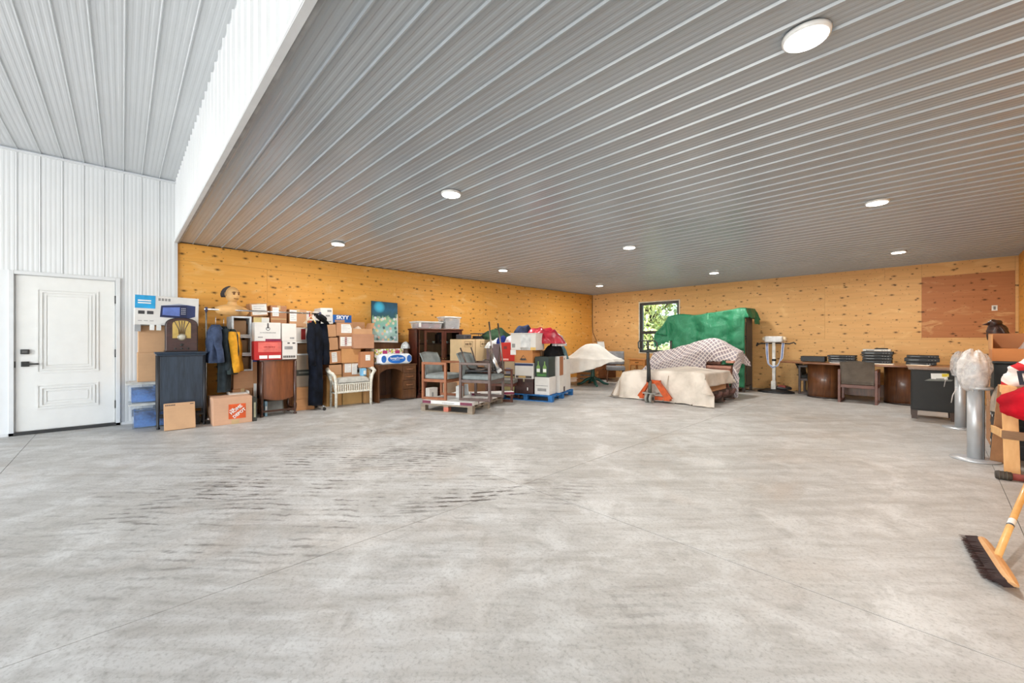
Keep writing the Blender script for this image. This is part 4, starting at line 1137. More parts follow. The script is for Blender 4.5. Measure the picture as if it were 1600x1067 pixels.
# leaning column right of the suit
xf = -7.60
def yw(px0, px1, py=550): return (PX(xf, px0, py).y + PX(xf, px1, py).y) / 2, PX(xf, px1, py).y - PX(xf, px0, py).y
y_, w_ = yw(512, 534)
carton('tan carton on the floor behind the wicker bench, by the suit', (xf - .2, y_, 0), 0, w_ + .02, .36, .56, card((214, 170, 110)))
carton('small brown carton low behind the bench arm', (xf - .18, y_ + .01, .562), R(2), w_ - .02, .34, .19, CARD, tape=False)
y_, w_ = yw(511, 535)
carton('tilted brown carton with upright white label behind the bench arm', (xf - .17, y_ - .01, .775), 0, w_ - .01, .34, .225, card((206, 150, 104)), roll=R(4), tape=False, stick=((.36, .12, .72, .92, PAPER, 5),))
y_, w_ = yw(507, 529)
carton('brown carton with white side label right of the suit, lower', (xf - .18, y_, 1.022), 0, w_, .34, .225, CARD, roll=R(3), tape=False, stick=((.0, .15, .32, .9, PAPER, 4),))
y_, w_ = yw(506, 526)
carton('brown carton with white side label right of the suit, upper', (xf - .18, y_, 1.262), 0, w_, .34, .225, CARD, roll=R(3), tape=False, stick=((.0, .2, .3, .95, PAPER, 4),))
y_, w_ = yw(502, 521)
t = carton('white printed carton on top of the leaning column by the suit', (xf - .18, y_, 1.50), 0, w_, .33, .285, CARDW, roll=R(2), tape=False, stick=((.55, .75, .9, .88, INK_L, -1), (.4, .45, .75, .56, INK_L, -1), (.3, .1, .85, .17, INK_L, -1)))
# two columns behind the bench
y_, w_ = yw(536, 566)
carton('tan carton on the floor behind the middle of the wicker bench', (xf - .2, y_, 0), 0, w_, .38, .50, card((216, 176, 116)))
carton('brown carton with two white sheets just above the bench cushion', (xf - .18, y_, .502), 0, w_, .36, .275, card((204, 152, 112)), stick=((.08, .35, .42, .95, PAPER, 5), (.45, .2, .88, .95, PAPER, 5), (.72, .25, .84, .85, plain((196, 126, 80), .6), -1)))
y_, w_ = yw(533, 563)
carton('plain tan carton in the second tier above the bench', (xf - .17, y_, .779), 0, w_, .38, .265, card((218, 162, 106)), tape=False)
y_, w_ = yw(531, 554)
carton('carton with red-striped label in the third tier above the bench', (xf - .18, y_, 1.046), R(-2), w_, .36, .235, card((190, 140, 106)), tape=False, stick=((.06, .2, .98, .92, PAPER, 4), (.36, .25, .5, .9, plain((176, 52, 44), .6), -1)))
y_, w_ = yw(527, 551)
carton('brown carton with large white label under the blue carton', (xf - .18, y_ , 1.283), R(-4), w_, .36, .245, card((196, 146, 108)), tape=False, stick=((.3, .22, .97, .88, PAPER, 5),))
y_, w_ = yw(521, 550)
t = carton('blue carton with white lettering on top of the stack', (xf - .19, y_, 1.53), R(0), w_, .34, .14, plain((24, 92, 168), .5), tape=False, stick=((.1, .02, .62, .34, card((180, 140, 110)), -1),))
text('SKYY', .088, PAPER, t, (.1725, .0, .092), bold=.003, sx=1.1)
MB().lathe([(.026, 0), (.026, .002)], 14, (0, 0, 0), 0, False, Matrix.Translation((.17, .105, .09)) @ Matrix.Rotation(R(90), 4, 'Y')).build('round_print', plain((14, 60, 130), .5), t)
xf = -7.47
y_, w_ = yw(564, 585)
carton('tan carton on the floor between the wicker bench and the desk', (xf - .22, 3.40, 0), 0, .13, .34, .66, card((206, 160, 106)))
carton('brown carton with small square label beside the desk', (xf - .22, y_, .682), R(-2), w_, .42, .30, card((196, 138, 98)), tape=False, stick=((.38, .45, .72, .8, PAPER, 2),))
xf = -7.52
y_, w_ = yw(552, 584)
carton('wide brown carton below the open-topped carton', (xf - .16, y_, 1.046), 0, w_, .36, .27, card((196, 146, 114)), tape=False, stick=((.0, .80, 1.0, .81, CARD3, -1),))
open_carton('open-topped carton with crumpled paper beside the poster', (xf - .17, y_ - .01, 1.317), 0, w_ - .03, .33, .10, CARD, CARD_IN, face='z', flaps=True)
heap('crumpled_paper', 'crumpled pale packing paper in the open-topped carton', 'paper', (xf - .16, y_ - .06, 1.332), .10, .11, .13, plain((226, 208, 190), .8), 3, nu=20, nv=8)

# ------------------------------------------------------------------ white wicker bench
WK = plain((226, 222, 208), .55, var=.12, scale=30, bump=.2)
t = thing('wicker_bench', 'white painted wicker bench with slatted apron and grey cushion', 'bench', (-7.33, 3.05, 0))
y0, y1, d0 = -.325, .315, -.24
for y in (y0, y1):
    s = 1 if y > 0 else -1
    MB().tube([(.0, y, 0), (.0, y, .30), (0.0, y + s * .005, .46), (0, y + s * .025, .56), (-.01, y + s * .06, .615), (-.03, y + s * .09, .625)], [.024, .024, .026, .028, .03, .026], 10).build('leg', WK, t)
    MB().tube([(d0, y, 0), (d0, y, .45), (d0, y + s * .06, .62)], [.022, .022, .024], 8).build('leg', WK, t)
    MB().tube([(-.02, y + s * .085, .628), (-.12, y + s * .095, .66), (d0 + .02, y + s * .07, .68), (d0, y + s * .05, .67)], [.028, .034, .034, .03], 10).build('armrest', WK, t)
    MB().tube([(-.01, y, .26), (d0, y, .26)], .013, 8).tube([(-.01, y, .42), (d0, y, .42)], .014, 8).build('side_rail', WK, t)
    MB().tube([(-.03, y, .27), (-.11, y + s * .03, .50), (-.19, y + s * .07, .63)], .010, 6).tube([(d0 + .03, y, .27), (-.12, y + s * .03, .52), (-.05, y + s * .07, .62)], .010, 6).build('side_lattice', WK, t)
MB().box(-.015, .012, y0 + .02, y1 - .02, .405, .445).build('apron_rail', WK, t, .006)
MB().box(-.015, .012, y0 + .02, y1 - .02, .255, .29).build('apron_rail', WK, t, .006)
MB().box(d0, -.015, y0, y1, .40, .43).build('seat_frame', WK, t, .004)
for k in range(15):
    y = y0 + .045 + k * (y1 - y0 - .09) / 14
    MB().box(-.009, .006, y - .011, y + .011, .29, .405).build('slat', WK, t)
def cush(u, v):
    e = min(u, 1 - u, v, 1 - v); k = min(1, e * 9) ** .5
    return (d0 + .03 + (-.02 - d0 - .03 + .035) * u, y0 + .03 + (y1 - y0 - .06) * v, .445 + .085 * k + .008 * fbm(u * 3, v * 5, 1))
m = MB(); m.grid(cush, 14, 20); m.box(d0 + .03, .012, y0 + .03, y1 - .03, .43, .452)
m.build('seat_cushion', cloth((190, 188, 180), .12), t)
t = thing('blue_package', 'small pale blue package on the bench seat by the desk', 'package', (-7.46, 3.27, .535), R(12))
MB().box(-.05, .05, -.04, .04, 0, .14).build('body', plain((126, 188, 226), .5), t, .008); MB().box(.05, .0512, -.025, .025, .03, .10).build('paper_label', PAPER, t)

# ------------------------------------------------------------------ kneehole desk with poster and paper packs
DW1 = wood((74, 46, 26), (112, 72, 42), (2.5, 12, 2.5), .4, .25); DW2 = wood((60, 38, 24), (92, 58, 36), (10, 10, 1.5), .45, .2)
t = thing('kneehole_desk', 'dark wooden kneehole desk with three drawers', 'desk', (-7.36, 3.935, 0))
w, dp, H = .82, .50, .725
MB().box(-dp, .012, -w / 2 - .01, w / 2 + .01, H - .022, H).build('desktop', DW1, t, .004)
MB().box(-dp, 0, -w / 2, -w / 2 + .028, 0, H - .022).build('side_panel', DW1, t, .003)
MB().box(-dp, -.012, w / 2 - .31, w / 2, .02, H - .022).build('pedestal', DW1, t, .003)
MB().box(-dp, -dp + .015, -w / 2 + .028, w / 2 - .31, .08, H - .03).build('modesty_panel', DW2, t)
for k in range(3): MB().box(-dp + .015, -dp + .022, -w / 2 + .09 + k * .15, -w / 2 + .19 + k * .15, .1, H - .05).build('board', DW2, t)
for k, (z0, z1) in enumerate(((.545, .69), (.40, .535), (.22, .39), (.045, .21))):
    d_ = MB().box(-.012, .008, w / 2 - .295, w / 2 - .018, z0, z1).build('drawer', DW1, t, .005)
    if k < 3: MB().tube([(.01, w / 2 - .23, (z0 + z1) / 2 + .01), (.03, w / 2 - .215, (z0 + z1) / 2), (.03, w / 2 - .10, (z0 + z1) / 2), (.01, w / 2 - .085, (z0 + z1) / 2 + .01)], .011, 7).build('handle', wood((110, 66, 34), (150, 96, 54), (3, 12, 3)), d_)
ya, yb = -w / 2 + .028, w / 2 - .31
ap = [(ya, H - .022), (yb, H - .022), (yb, H - .17)] + [(yb + (ya - yb) * k / 10, H - .17 + .09 * math.sin(math.pi * k / 10) ** .6) for k in range(1, 10)] + [(ya, H - .17)]
MB().prism(ap[::-1], -.02, 0, 0, Mf).build('arched_apron', DW1, t)
MB().box(-dp - .06, -dp - .035, -w / 2 - .02, w / 2 + .18, 0, 1.135).build('back_board', wood((96, 60, 34), (130, 84, 48), (2, 12, 2)), t, .003)
MB().box(-dp - .06, -dp - .005, -w / 2 - .03, w / 2 + .18, 1.135, 1.155).build('back_ledge', DW1, t, .003)
# poster board: a generic moonlit garden picture in the same colours
def poster_mat():
    s = NT('poster_print'); o = s.sep(s.obj())
    y = s.math('DIVIDE', o[1], .58); z = s.math('DIVIDE', o[2], .84)
    v = s.comb(y, z, 0.0)
    n1 = s.noise(v, 5.0, 4, .6, .5); n2 = s.noise(s.map(v, loc=(4, 2, 0)), 11.0, 3)
    base = s.ramp(s.math('ADD', z, s.math('MULTIPLY', s.math('SUBTRACT', n1, .5), .35)), [(0.05, lin((150, 190, 190))), (.25, lin((176, 214, 206))), (.42, lin((130, 190, 180))), (.58, lin((150, 196, 150))), (.66, lin((24, 84, 96))), (.8, lin((22, 92, 126))), (1.0, lin((14, 70, 92)))])
    dx = s.math('SUBTRACT', y, -.2); dz = s.math('SUBTRACT', z, .86)
    rr = s.math('ADD', s.math('MULTIPLY', dx, dx), s.math('MULTIPLY', s.math('MULTIPLY', dz, dz), 2.2))
    base = s.mix(s.ramp(rr, [(.005, (1, 1, 1)), (.05, (0, 0, 0))]), base, lin((70, 190, 224)))
    vo = s.n('TexVoronoi', voronoi_dimensions='2D'); s.set(vo.inputs['Vector'], s.map(v, (7, 9, 1))); vo.inputs['Scale'].default_value = 1.0
    low = s.math('LESS_THAN', z, .62)
    blo = s.math('MULTIPLY', s.ramp(vo.outputs['Distance'], [(.28, (1, 1, 1)), (.36, (0, 0, 0))]), low)
    pal = s.ramp(s.sep(vo.outputs['Color'])[0], [(0, lin((236, 220, 196))), (.25, lin((238, 190, 170))), (.45, lin((226, 232, 238))), (.62, lin((60, 84, 92))), (.8, lin((232, 214, 130))), (.92, lin((40, 110, 110)))], 'CONSTANT')
    base = s.mix(s.math('MULTIPLY', blo, .85), base, pal)
    s.out(base, .35); return s.m
t = thing('poster_board', 'teal moonlit garden poster on board leaning on the desk ledge', 'poster', (-7.835, 3.90, 1.156), 0, None, ry=R(-5), rx=R(-1.5))
PT = MB().box(-.004, .004, -.29, .29, 0, .84).build('board', plain((44, 70, 76), .5), t)
PR = MB().box(.004, .006, -.27, .285, .035, .835).build('poster_print', poster_mat(), t)
MB().box(.004, .0065, -.285, .285, .0, .035).box(.004, .0065, .27, .288, .035, .6).build('white_border', PAPER, t)
# paper packs on the desk
s = NT('floral_print'); vo = s.n('TexVoronoi'); s.set(vo.inputs['Vector'], s.obj()); vo.inputs['Scale'].default_value = 38.0
c_ = s.ramp(s.sep(vo.outputs['Color'])[1], [(0, lin((236, 234, 224))), (.4, lin((226, 206, 96))), (.55, lin((150, 176, 84))), (.7, lin((200, 120, 150))), (.85, lin((240, 240, 236)))], 'CONSTANT')
s.out(c_, .35); FLOR = s.m
t = thing('napkin_pack', 'floral printed napkin pack on the desk behind the blue pack', 'package', (-7.68, 3.87, .726))
MB().box(-.10, .10, -.31, .31, 0, .30).build('body', FLOR, t, .012)
for y in (-.10, .17): MB().box(.10, .102, y - .05, y + .05, .18, .27).build('printed_panel', plain((176, 50, 110), .5), t, .0)
t = thing('paper_towel_pack', 'blue and white paper towel pack on the desk', 'package', (-7.44, 3.90, .726))
mb = MB()
def pk(u, v):
    a = 2 * math.pi * v; r = 1 - .35 * max(0, abs(2 * u - 1) - .82) / .18
    cy = abs(math.cos(a)) ** .45 * math.copysign(1, math.cos(a)); cz = abs(math.sin(a)) ** .45 * math.copysign(1, math.sin(a))
    return (cy * .10 * r, -.345 + .69 * u, .105 + cz * .105 * r + .003 * fbm(u * 12, v * 6))
mb.grid(lambda u, v: pk(v, u), 20, 22, closed_u=True)
n = 20
mb.f.append(list(range(n))[::-1]); mb.mi.append(0); mb.sm.append(False); mb.f.append([22 * n + k for k in range(n)]); mb.mi.append(0); mb.sm.append(False)
mb.build('wrap', plain((236, 240, 244), .25, var=.06), t)
BLU = plain((36, 112, 200), .35)
el = [(.19 * math.cos(2 * math.pi * k / 24), .105 + .085 * math.sin(2 * math.pi * k / 24)) for k in range(24)]
q = MB().prism(el, .098, .1045, 0, Mf).build('printed_panel', BLU, t)
text('SpongeTowels', .05, PAPER, q, (.1055, 0.0, .125), bold=.001)
MB().box(.1045, .1055, -.1, .06, .085, .092).build('print_lines', PAPER, q)
for y in (-.27, .27):
    q = MB().prism([(y + .05 * math.cos(2 * math.pi * k / 16), .11 + .07 * math.sin(2 * math.pi * k / 16)) for k in range(16)], .09, .103, 0, Mf).build('printed_panel', plain((50, 110, 190), .4), t)
# sack and carton between the desk and the glass cabinet
heap('grey_bag', 'grey-brown paper bag on the desk end by the glass cabinet', 'bag', (-7.66, 4.255, .727), .10, .075, .32, cloth((112, 92, 84), .2), 5, amp=.12, nu=24, sq=.45)
heap('white_bag', 'white printed plastic bag on top of the grey-brown bag', 'bag', (-7.66, 4.26, 1.03), .11, .09, .14, plain((214, 220, 228), .4, var=.35, scale=40), 8, amp=.2, nu=24)
# ------------------------------------------------------------------ glass-doored display cabinet
MAH = wood((58, 26, 18), (96, 46, 32), (3, 3, 14), .35, .4)
GL = NT('cabinet_glass'); GL.b.inputs['Transmission Weight'].default_value = 1.0; GL.b.inputs['IOR'].default_value = 1.1
GL.out(lin((236, 242, 240)), GL.math('MULTIPLY', GL.noise(GL.obj(), 8.0), .03))
t = thing('display_cabinet', 'dark mahogany glass-fronted display cabinet with dishes inside', 'cabinet', (-7.40, 4.965, 0))
w, dp, H = 1.14, .36, 1.445
for y in (-w / 2, w / 2 - .03): MB().box(-dp, 0, y, y + .03, 0.05, H - .03).build('side_panel', MAH, t, .003)
MB().box(-dp, -dp + .012, -w / 2 + .03, w / 2 - .03, .05, H - .03).build('back_panel', wood((150, 112, 82), (186, 150, 116), (10, 10, 1.2)), t)  # wood paled so its colour carries the light inside the cabinet
MB().box(-dp - .005, .02, -w / 2 - .02, w / 2 + .02, H - .03, H).build('top', MAH, t, .005)
for z in (.12, .52, .86, 1.13): MB().box(-dp + .012, -.03, -w / 2 + .03, w / 2 - .03, z - .018, z).build('shelf', MAH, t)
MB().box(-dp, .0, -w / 2, w / 2, .0, .10).build('plinth', MAH, t, .004)
for k, (a_, b_) in enumerate(((-w / 2 + .165, .085), (.09, w / 2 - .02))):
    dr_ = MB().box(-.022, .0, a_, a_ + .06, .11, H - .035).box(-.022, 0, b_ - .06, b_, .11, H - .035).box(-.022, 0, a_ + .06, b_ - .06, H - .08, H - .035).box(-.022, 0, a_ + .06, b_ - .06, .11, .19).build('door', MAH, t, .003)
    MB().box(-.014, -.010, a_ + .06, b_ - .06, .19, H - .08).build('pane', GL.m, dr_)
    MB().lathe([(.008, 0), (.012, .02)], 10, (0, 0, 0), 0, True, Matrix.Translation((0, b_ - .03 if k == 0 else a_ + .03, .80)) @ Matrix.Rotation(R(90), 4, 'Y')).build('knob', metal((190, 160, 90), .3), dr_)
MB().box(-.014, -.010, -w / 2 + .05, -w / 2 + .165, .19, H - .08).build('pane', GL.m, t)
MB().box(-.022, 0, -w / 2, -w / 2 + .05, .10, H - .03).build('stile', MAH, t, .003)
rnd = random.Random(11)
k = 0
ORD = ('first', 'second', 'third', 'fourth', 'fifth', 'sixth', 'seventh')
for zz, n in ((1.13, 6), (.86, 4)):
    for i in range(n):
        y = -w / 2 + .12 + i * (w - .22) / (n - 1) + rnd.uniform(-.01, .01)
        r_ = rnd.uniform(.03, .05); h_ = rnd.uniform(.03, .09)
        o = MB().lathe([(r_ * .5, 0), (r_ * .55, .008), (r_, h_), (r_ * .93, h_), (r_ * .45, .012)], 14).build('dish', plain(rnd.choice(((226, 222, 214), (206, 180, 170), (180, 176, 170), (214, 206, 186))), .25))
        o.location = (-7.40 - rnd.uniform(.12, .2), 4.965 + y, zz)
        tag(o, '%s small dish from the desk side on the %s display cabinet shelf' % (ORD[i], 'upper' if zz > 1 else 'lower'), 'dish', 'dishes in the display cabinet, %s shelf' % ('upper' if zz > 1 else 'lower'))
for i in range(5):
    o = MB().box(-.06, .06, -.018, .018, 0, .20 + .03 * (i % 3)).box(.06, .0605, -.010, .010, .05, .12).build('book', plain(((70, 44, 40), (52, 52, 60), (96, 70, 50), (60, 40, 36))[i % 4], .6))
    o.location = (-7.62, 5.02 + i * .04, 1.131); tag(o, '%s dark book in the row on the upper display cabinet shelf' % ORD[i], 'book', 'books in the display cabinet')
# totes on top
CLR = glassy((232, 234, 236), .26, .1)
t = tote('long clear tote of red and grey things on the display cabinet', (-7.57, 4.715, 1.446), 0, .62, .30, .155, lid=plain((226, 226, 222), .4), shell=CLR, inside=cloth((124, 92, 96), .3, c2=(170, 70, 80)), seed=21, soft=cloth((190, 190, 190), .2))
MB().box(.15, .151, -.28, -.22, .03, .12).build('paper_label', PAPER, t)
t = tote('tall clear tote of dark cloth on the display cabinet', (-7.57, 5.30, 1.446), 0, .42, .30, .28, lid=plain((226, 226, 222), .4), shell=CLR, inside=cloth((92, 92, 92), .3), seed=24, soft=cloth((70, 72, 74), .2))
# white cartons on the floor beside the cabinet foot
t = carton('open-looking white carton on the floor behind the oak-armed chair', (-7.22, 4.62, 0), R(8), .22, .12, .22, CARDW, tape=False, group=None, stick=((.3, .2, .5, .6, INK_L, -1),))
carton('beige carton on the floor behind the two armchairs', (-7.1, 4.98, 0), R(5), .36, .12, .30, card((178, 158, 136)), tape=False, group=None)

# ------------------------------------------------------------------ grey wooden pallet with flooring packs and armchairs
PW = wood((118, 104, 90), (164, 150, 132), (1.5, 9, 9), .8, 0); PWX = wood((112, 98, 84), (158, 142, 124), (9, 1.5, 9), .8, 0)
def pallet(name, label, loc, rz, L, W, mx, my, H=.13, nb=6, blocks=None):
    """deck boards along local x; stringer blocks below"""
    t = thing(name, label, 'pallet', loc, rz)
    for k in range(nb):
        y = -W / 2 + .045 + k * (W - .09) / (nb - 1)
        MB().box(-L / 2, L / 2, y - .045, y + .045, H - .02, H).build('deck_board', mx, t, .002)
    for x in (-L / 2 + .045, 0, L / 2 - .045):
        MB().box(x - .045, x + .045, -W / 2, W / 2, H - .04, H - .02).build('stringer_board', my, t)
        for y in (-W / 2 + .05, 0, W / 2 - .05):
            MB().box(x - .045, x + .045, y - .05, y + .05, .018, H - .04).build('block', (blocks or {}).get((round(x, 2) == 0, y < -.1), mx), t, .002)
    for y in (-W / 2 + .045, 0, W / 2 - .045):
        MB().box(-L / 2, L / 2, y - .04, y + .04, 0, .018).build('bottom_board', mx, t)
    return t
A = Vector((-5.182, 4.081, 0)); ang = R(25); ex = Vector((math.cos(ang), math.sin(ang), 0)); ey = Vector((-math.sin(ang), math.cos(ang), 0))
L_, W_ = .98, 1.30
PC = A - ex * L_ / 2 + ey * W_ / 2
pallet('wooden_pallet', 'weathered grey pallet under the two front armchairs', PC, ang, L_, W_, PW, PWX, blocks={(True, True): plain((206, 120, 100), .8)})
FLW = plain((226, 224, 220), .5, var=.06); FLP = plain((112, 34, 62), .5)
def pack(label, c, rz, L, W, h, z):
    t = thing('flooring_pack', label, 'package', (c.x, c.y, z), rz, 'flat packs of flooring on the grey pallet')
    MB().box(-L / 2, L / 2, -W / 2, W / 2, 0, h).build('body', FLW, t, .003)
    e = .0015
    MB().box(-L / 2 - e, -L / 2 + .16, -W / 2 - e, -W / 2 + .0, .004, h - .003).build('printed_end', FLP, t)
    MB().box(L / 2 - .22, L / 2 + e, -W / 2 - e, -W / 2 + .0, .004, h - .003).build('printed_end', FLP, t)
    MB().box(-L * .1, L * .15, -W / 2 - e, -W / 2, h * .35, h * .55).build('print_lines', INK_L, t)
    MB().box(L / 2, L / 2 + e, W / 2 - .12, W / 2 - .02, .006, h - .006).build('printed_end', plain((236, 234, 230), .5), t)
    return t
H0 = .131
pack('white flooring pack with purple ends at the front edge of the pallet', PC - ey * .50, ang, .94, .24, .055, H0)
pack('white flooring pack with purple ends, second from the pallet front', PC - ey * .24, ang, .94, .24, .055, H0)
pack('white flooring pack with purple ends in the pallet middle', PC + ey * .03, ang, .94, .26, .055, H0)
pack('white flooring pack with purple ends, second from the pallet back', PC + ey * .30, ang, .94, .24, .055, H0)
pack('white flooring pack with purple ends at the back edge of the pallet', PC + ey * .55, ang, .94, .22, .055, H0)
OAK = wood((124, 70, 40), (164, 100, 60), (6, 6, 6), .4, .25); WAL = wood((66, 46, 40), (98, 72, 62), (6, 6, 6), .4, .2)
GRY = cloth((146, 152, 150), .12); GRB = cloth((138, 146, 146), .12)
ZP = H0 + .056
arm_chair('armchair', 'oak-framed armchair with grey upholstery at the pallet edge by the desk', (-6.05, 4.115, ZP), R(22), OAK, GRY, w=.60, d=.50)
arm_chair('armchair', 'dark-framed armchair with grey upholstery carrying the upturned chair', (-5.46, 4.52, ZP), R(25), WAL, GRB, w=.62, d=.58)
arm_chair('armchair', 'brown-framed armchair behind the pallet, partly hidden by the upturned chair', (-6.05, 5.55, 0), R(30), wood((84, 44, 30), (116, 66, 46), (6, 6, 6), .4), cloth((128, 126, 120), .12), w=.56, d=.56)
# flooring packs at an angle beneath the dark chair
t = pack('white flooring pack with purple end lying askew behind the dark armchair', Vector((-5.75, 5.0, 0)), R(60), .80, .20, .05, ZP)
t = thing('display_sign', 'pale blue-white panel standing behind the armchairs on the pallet', 'sign', (-6.0, 4.52, ZP), R(15), None, ry=R(-6))
MB().box(-.02, .02, -.14, .14, 0, .20).build('body', plain((206, 218, 226), .5), t, .004); MB().box(.02, .022, -.125, -.08, .02, .18).build('printed_panel', plain((110, 110, 112), .5), t)
t = thing('white_carton', 'small white carton standing on the pallet between the armchairs', 'box', (-5.86, 4.33, ZP), R(20))
MB().box(-.05, .05, -.045, .045, 0, .20).build('body', plain((232, 232, 228), .5), t, .003); MB().box(.05, .051, -.02, .0, .05, .14).build('print_lines', INK, t)
# upturned stacking chair on the dark armchair, steel tube on the seat
TUB = metal((96, 84, 78), .35); BLK = plain((34, 34, 36), .5)
t = thing('upturned_chair', 'black steel-legged chair turned upside down on the dark armchair', 'chair', (-5.46, 4.54, .612), R(28))
MB().box(-.24, .22, -.22, .22, .05, .085).build('seat', BLK, t, .012)
pts = lambda s: [(.17, s * .19, .09), (.20, s * .21, .16), (.22, s * .22, .34), (.235, s * .235, .52)]
for s_ in (-1, 1):
    MB().tube([(.16, s_ * .18, .085), (.20, s_ * .20, .14), (.215, s_ * .215, .32), (.23, s_ * .235, .50)], .013, 8).build('leg', TUB, t)
    MB().tube([(-.16, s_ * .18, .085), (-.21, s_ * .20, .14), (-.27, s_ * .215, .30), (-.33, s_ * .225, .46)], .013, 8).build('leg', TUB, t)
    MB().tube([(-.18, s_ * .19, .08), (-.22, s_ * .20, .045), (-.26, s_ * .20, .035)], .013, 8).build('back_tube', TUB, t)
MB().tube([(.16, -.18, .10), (.0, -.20, .085), (-.16, -.18, .10)], .012, 8).build('seat_tube', TUB, t); MB().tube([(.16, .18, .10), (.0, .20, .085), (-.16, .18, .10)], .012, 8).build('seat_tube', TUB, t)
t = thing('steel_stand', 'bare steel tube frame leaning up from the dark armchair seat', 'frame', (-5.36, 4.60, ZP + .455), R(20))
MB().tube([(.10, -.05, 0), (.06, -.05, .45), (.02, -.05, .88)], .014, 8).build('tube', metal((150, 140, 134), .35), t)
MB().tube([(.19, .16, 0), (.14, .17, .40), (.07, .18, .86)], .014, 8).build('tube', metal((150, 140, 134), .35), t)
t = thing('silver_tube', 'thick silver tube leaning on the dark armchair seat', 'tube', (-5.30, 4.69, ZP + .452), 0)
MB().tube([(.05, .02, .03), (-.02, -.02, .20), (-.10, -.06, .42)], [.045, .042, .032], 14).build('tube', metal((214, 216, 218), .28), t)
MB().tube([(.075, .035, .01), (.05, .02, .05)], .05, 14).build('end_cap', plain((214, 214, 212), .4), t)
t = thing('brown_block', 'reddish brown wooden piece lying on the dark armchair seat', 'wood piece', (-5.40, 4.56, ZP + .452), R(15))
MB().box(-.05, .12, -.07, .07, 0, .05).build('body', wood((84, 40, 30), (116, 62, 46), (9, 3, 3)), t, .012)
MB().bar((-.05, -.05, .03), (-.20, -.12, .04), .035, .03).build('arm_piece', wood((84, 40, 30), (116, 62, 46), (9, 3, 3)), t, .008)

# ------------------------------------------------------------------ cream cartons, drawer units and clothes beyond the pallet
xf = -6.9
CRM = card((232, 202, 156))
z1 = PX(xf, 742, 530).z
for k, (p0, p1, lab, tx) in enumerate(((721, 742, 'cream carton with framed print beside the display cabinet', 'SPICE'), (743, 776, 'cream carton with framed print beside the drawer unit', 'LUMBERTIL'))):
    y0, y1 = PX(xf, p0, 550).y, PX(xf, p1, 550).y; w_ = y1 - y0; yc = (y0 + y1) / 2
    carton('brown carton under the cream carton ' + ('by the display cabinet' if k == 0 else 'by the drawer unit'), (xf - .2, yc, 0), 0, w_, .42, .70, CARD, group='cartons beyond the armchairs')
    t = carton(lab, (xf - .2, yc, .702), 0, w_, .42, z1 - .702, CRM, tape=False, group='cartons beyond the armchairs')
    hh = z1 - .702; e = .21
    u = .30 * w_
    zc_ = hh * .80
    MB().box(e, e + .0015, -u, u, zc_ + .055, zc_ + .061).box(e, e + .0015, -u, u, zc_ - .061, zc_ - .055).box(e, e + .0015, -u, -u + .006, zc_ - .055, zc_ + .055).box(e, e + .0015, u - .006, u, zc_ - .055, zc_ + .055).build('print_frame', plain((96, 70, 44), .6), t)
    print_bars(t, e, -u * .8, u * .8, zc_ - .032, zc_ + .032, 8 if k else 5, plain((96, 70, 44), .6), 5 + k)
DG = plain((70, 70, 74), .5)
t = thing('grey_case', 'grey plastic case on the cream carton by the display cabinet', 'case', (-7.05, PX(xf, 731, 520).y, z1 + .002), R(5))
MB().box(-.14, .14, -.10, .11, 0, .10).build('body', DG, t, .02); MB().box(.14, .15, -.03, .03, .04, .06).build('latch', BLACK, t)
t = thing('wire_basket', 'dark wire basket on the cream carton by the drawer unit', 'basket', (-7.05, PX(xf, 757, 520).y, z1 + .002), 0)
mm = MB().tube([(-.14, -.16, .12), (.14, -.16, .12), (.14, .16, .12), (-.14, .16, .12), (-.14, -.16, .12)], .012, 6).tube([(-.12, -.14, .012), (.12, -.14, .012), (.12, .14, .012), (-.12, .14, .012), (-.12, -.14, .012)], .012, 6)
for k in range(6): mm.tube([(.12, -.14 + .056 * k, .012), (.14, -.16 + .064 * k, .12)], .005, 5)
o = mm.build('frame', plain((40, 40, 46), .4), t)
MB().box(-.11, .11, -.13, .13, .01, .07).build('contents', cloth((60, 62, 72), .3), t)
# drawer units
GP = plain((140, 118, 118), .5)
t = thing('drawer_unit', 'small grey-mauve plastic drawer unit beside the red carton', 'drawers', (-6.55, PX(-6.4, 783, 560).y, .0), R(15))
MB().box(-.18, .16, -.115, .115, 0, .60).build('body', wood((70, 40, 28), (100, 60, 42), (6, 6, 6)), t, .004)
MB().box(-.18, .18, -.12, .12, .60, 1.12).build('case', plain((110, 92, 94), .5), t, .004)
for k in range(4):
    d_ = MB().box(.18, .19, -.105, .105, .615 + k * .125, .73 + k * .125).build('drawer', GP, t, .004)
    MB().lathe([(.012, 0), (.014, .012)], 10, (0, 0, 0), 0, True, Matrix.Translation((.19, 0, .675 + k * .125)) @ Matrix.Rotation(R(90), 4, 'Y')).build('knob', BLACK, d_)
# clothes heaped on top of the cartons
ZT = z1 + .01
heap('green_cloth', 'dark green cloth heaped over the cartons, peaked in the middle', 'cloth', (-6.95, PX(-6.9, 778, 520).y, ZT - .02), .30, .42, .25, cloth((44, 66, 46), .25), 4, amp=.35, rz=R(15))
heap('floral_cloth', 'white floral cloth spilling in front of the green cloth', 'cloth', (-6.62, PX(-6.6, 776, 530).y, 1.03), .16, .27, .20, cloth((218, 220, 206), .25, c2=(236, 236, 236), sc=14), 6, amp=.35, rz=R(10))
heap('blue_cloth', 'bright navy cloth bundle above the drawer unit', 'cloth', (-6.46, PX(-6.4, 788, 540).y, 1.125), .11, .13, .17, cloth((26, 40, 104), .25), 9, amp=.3)

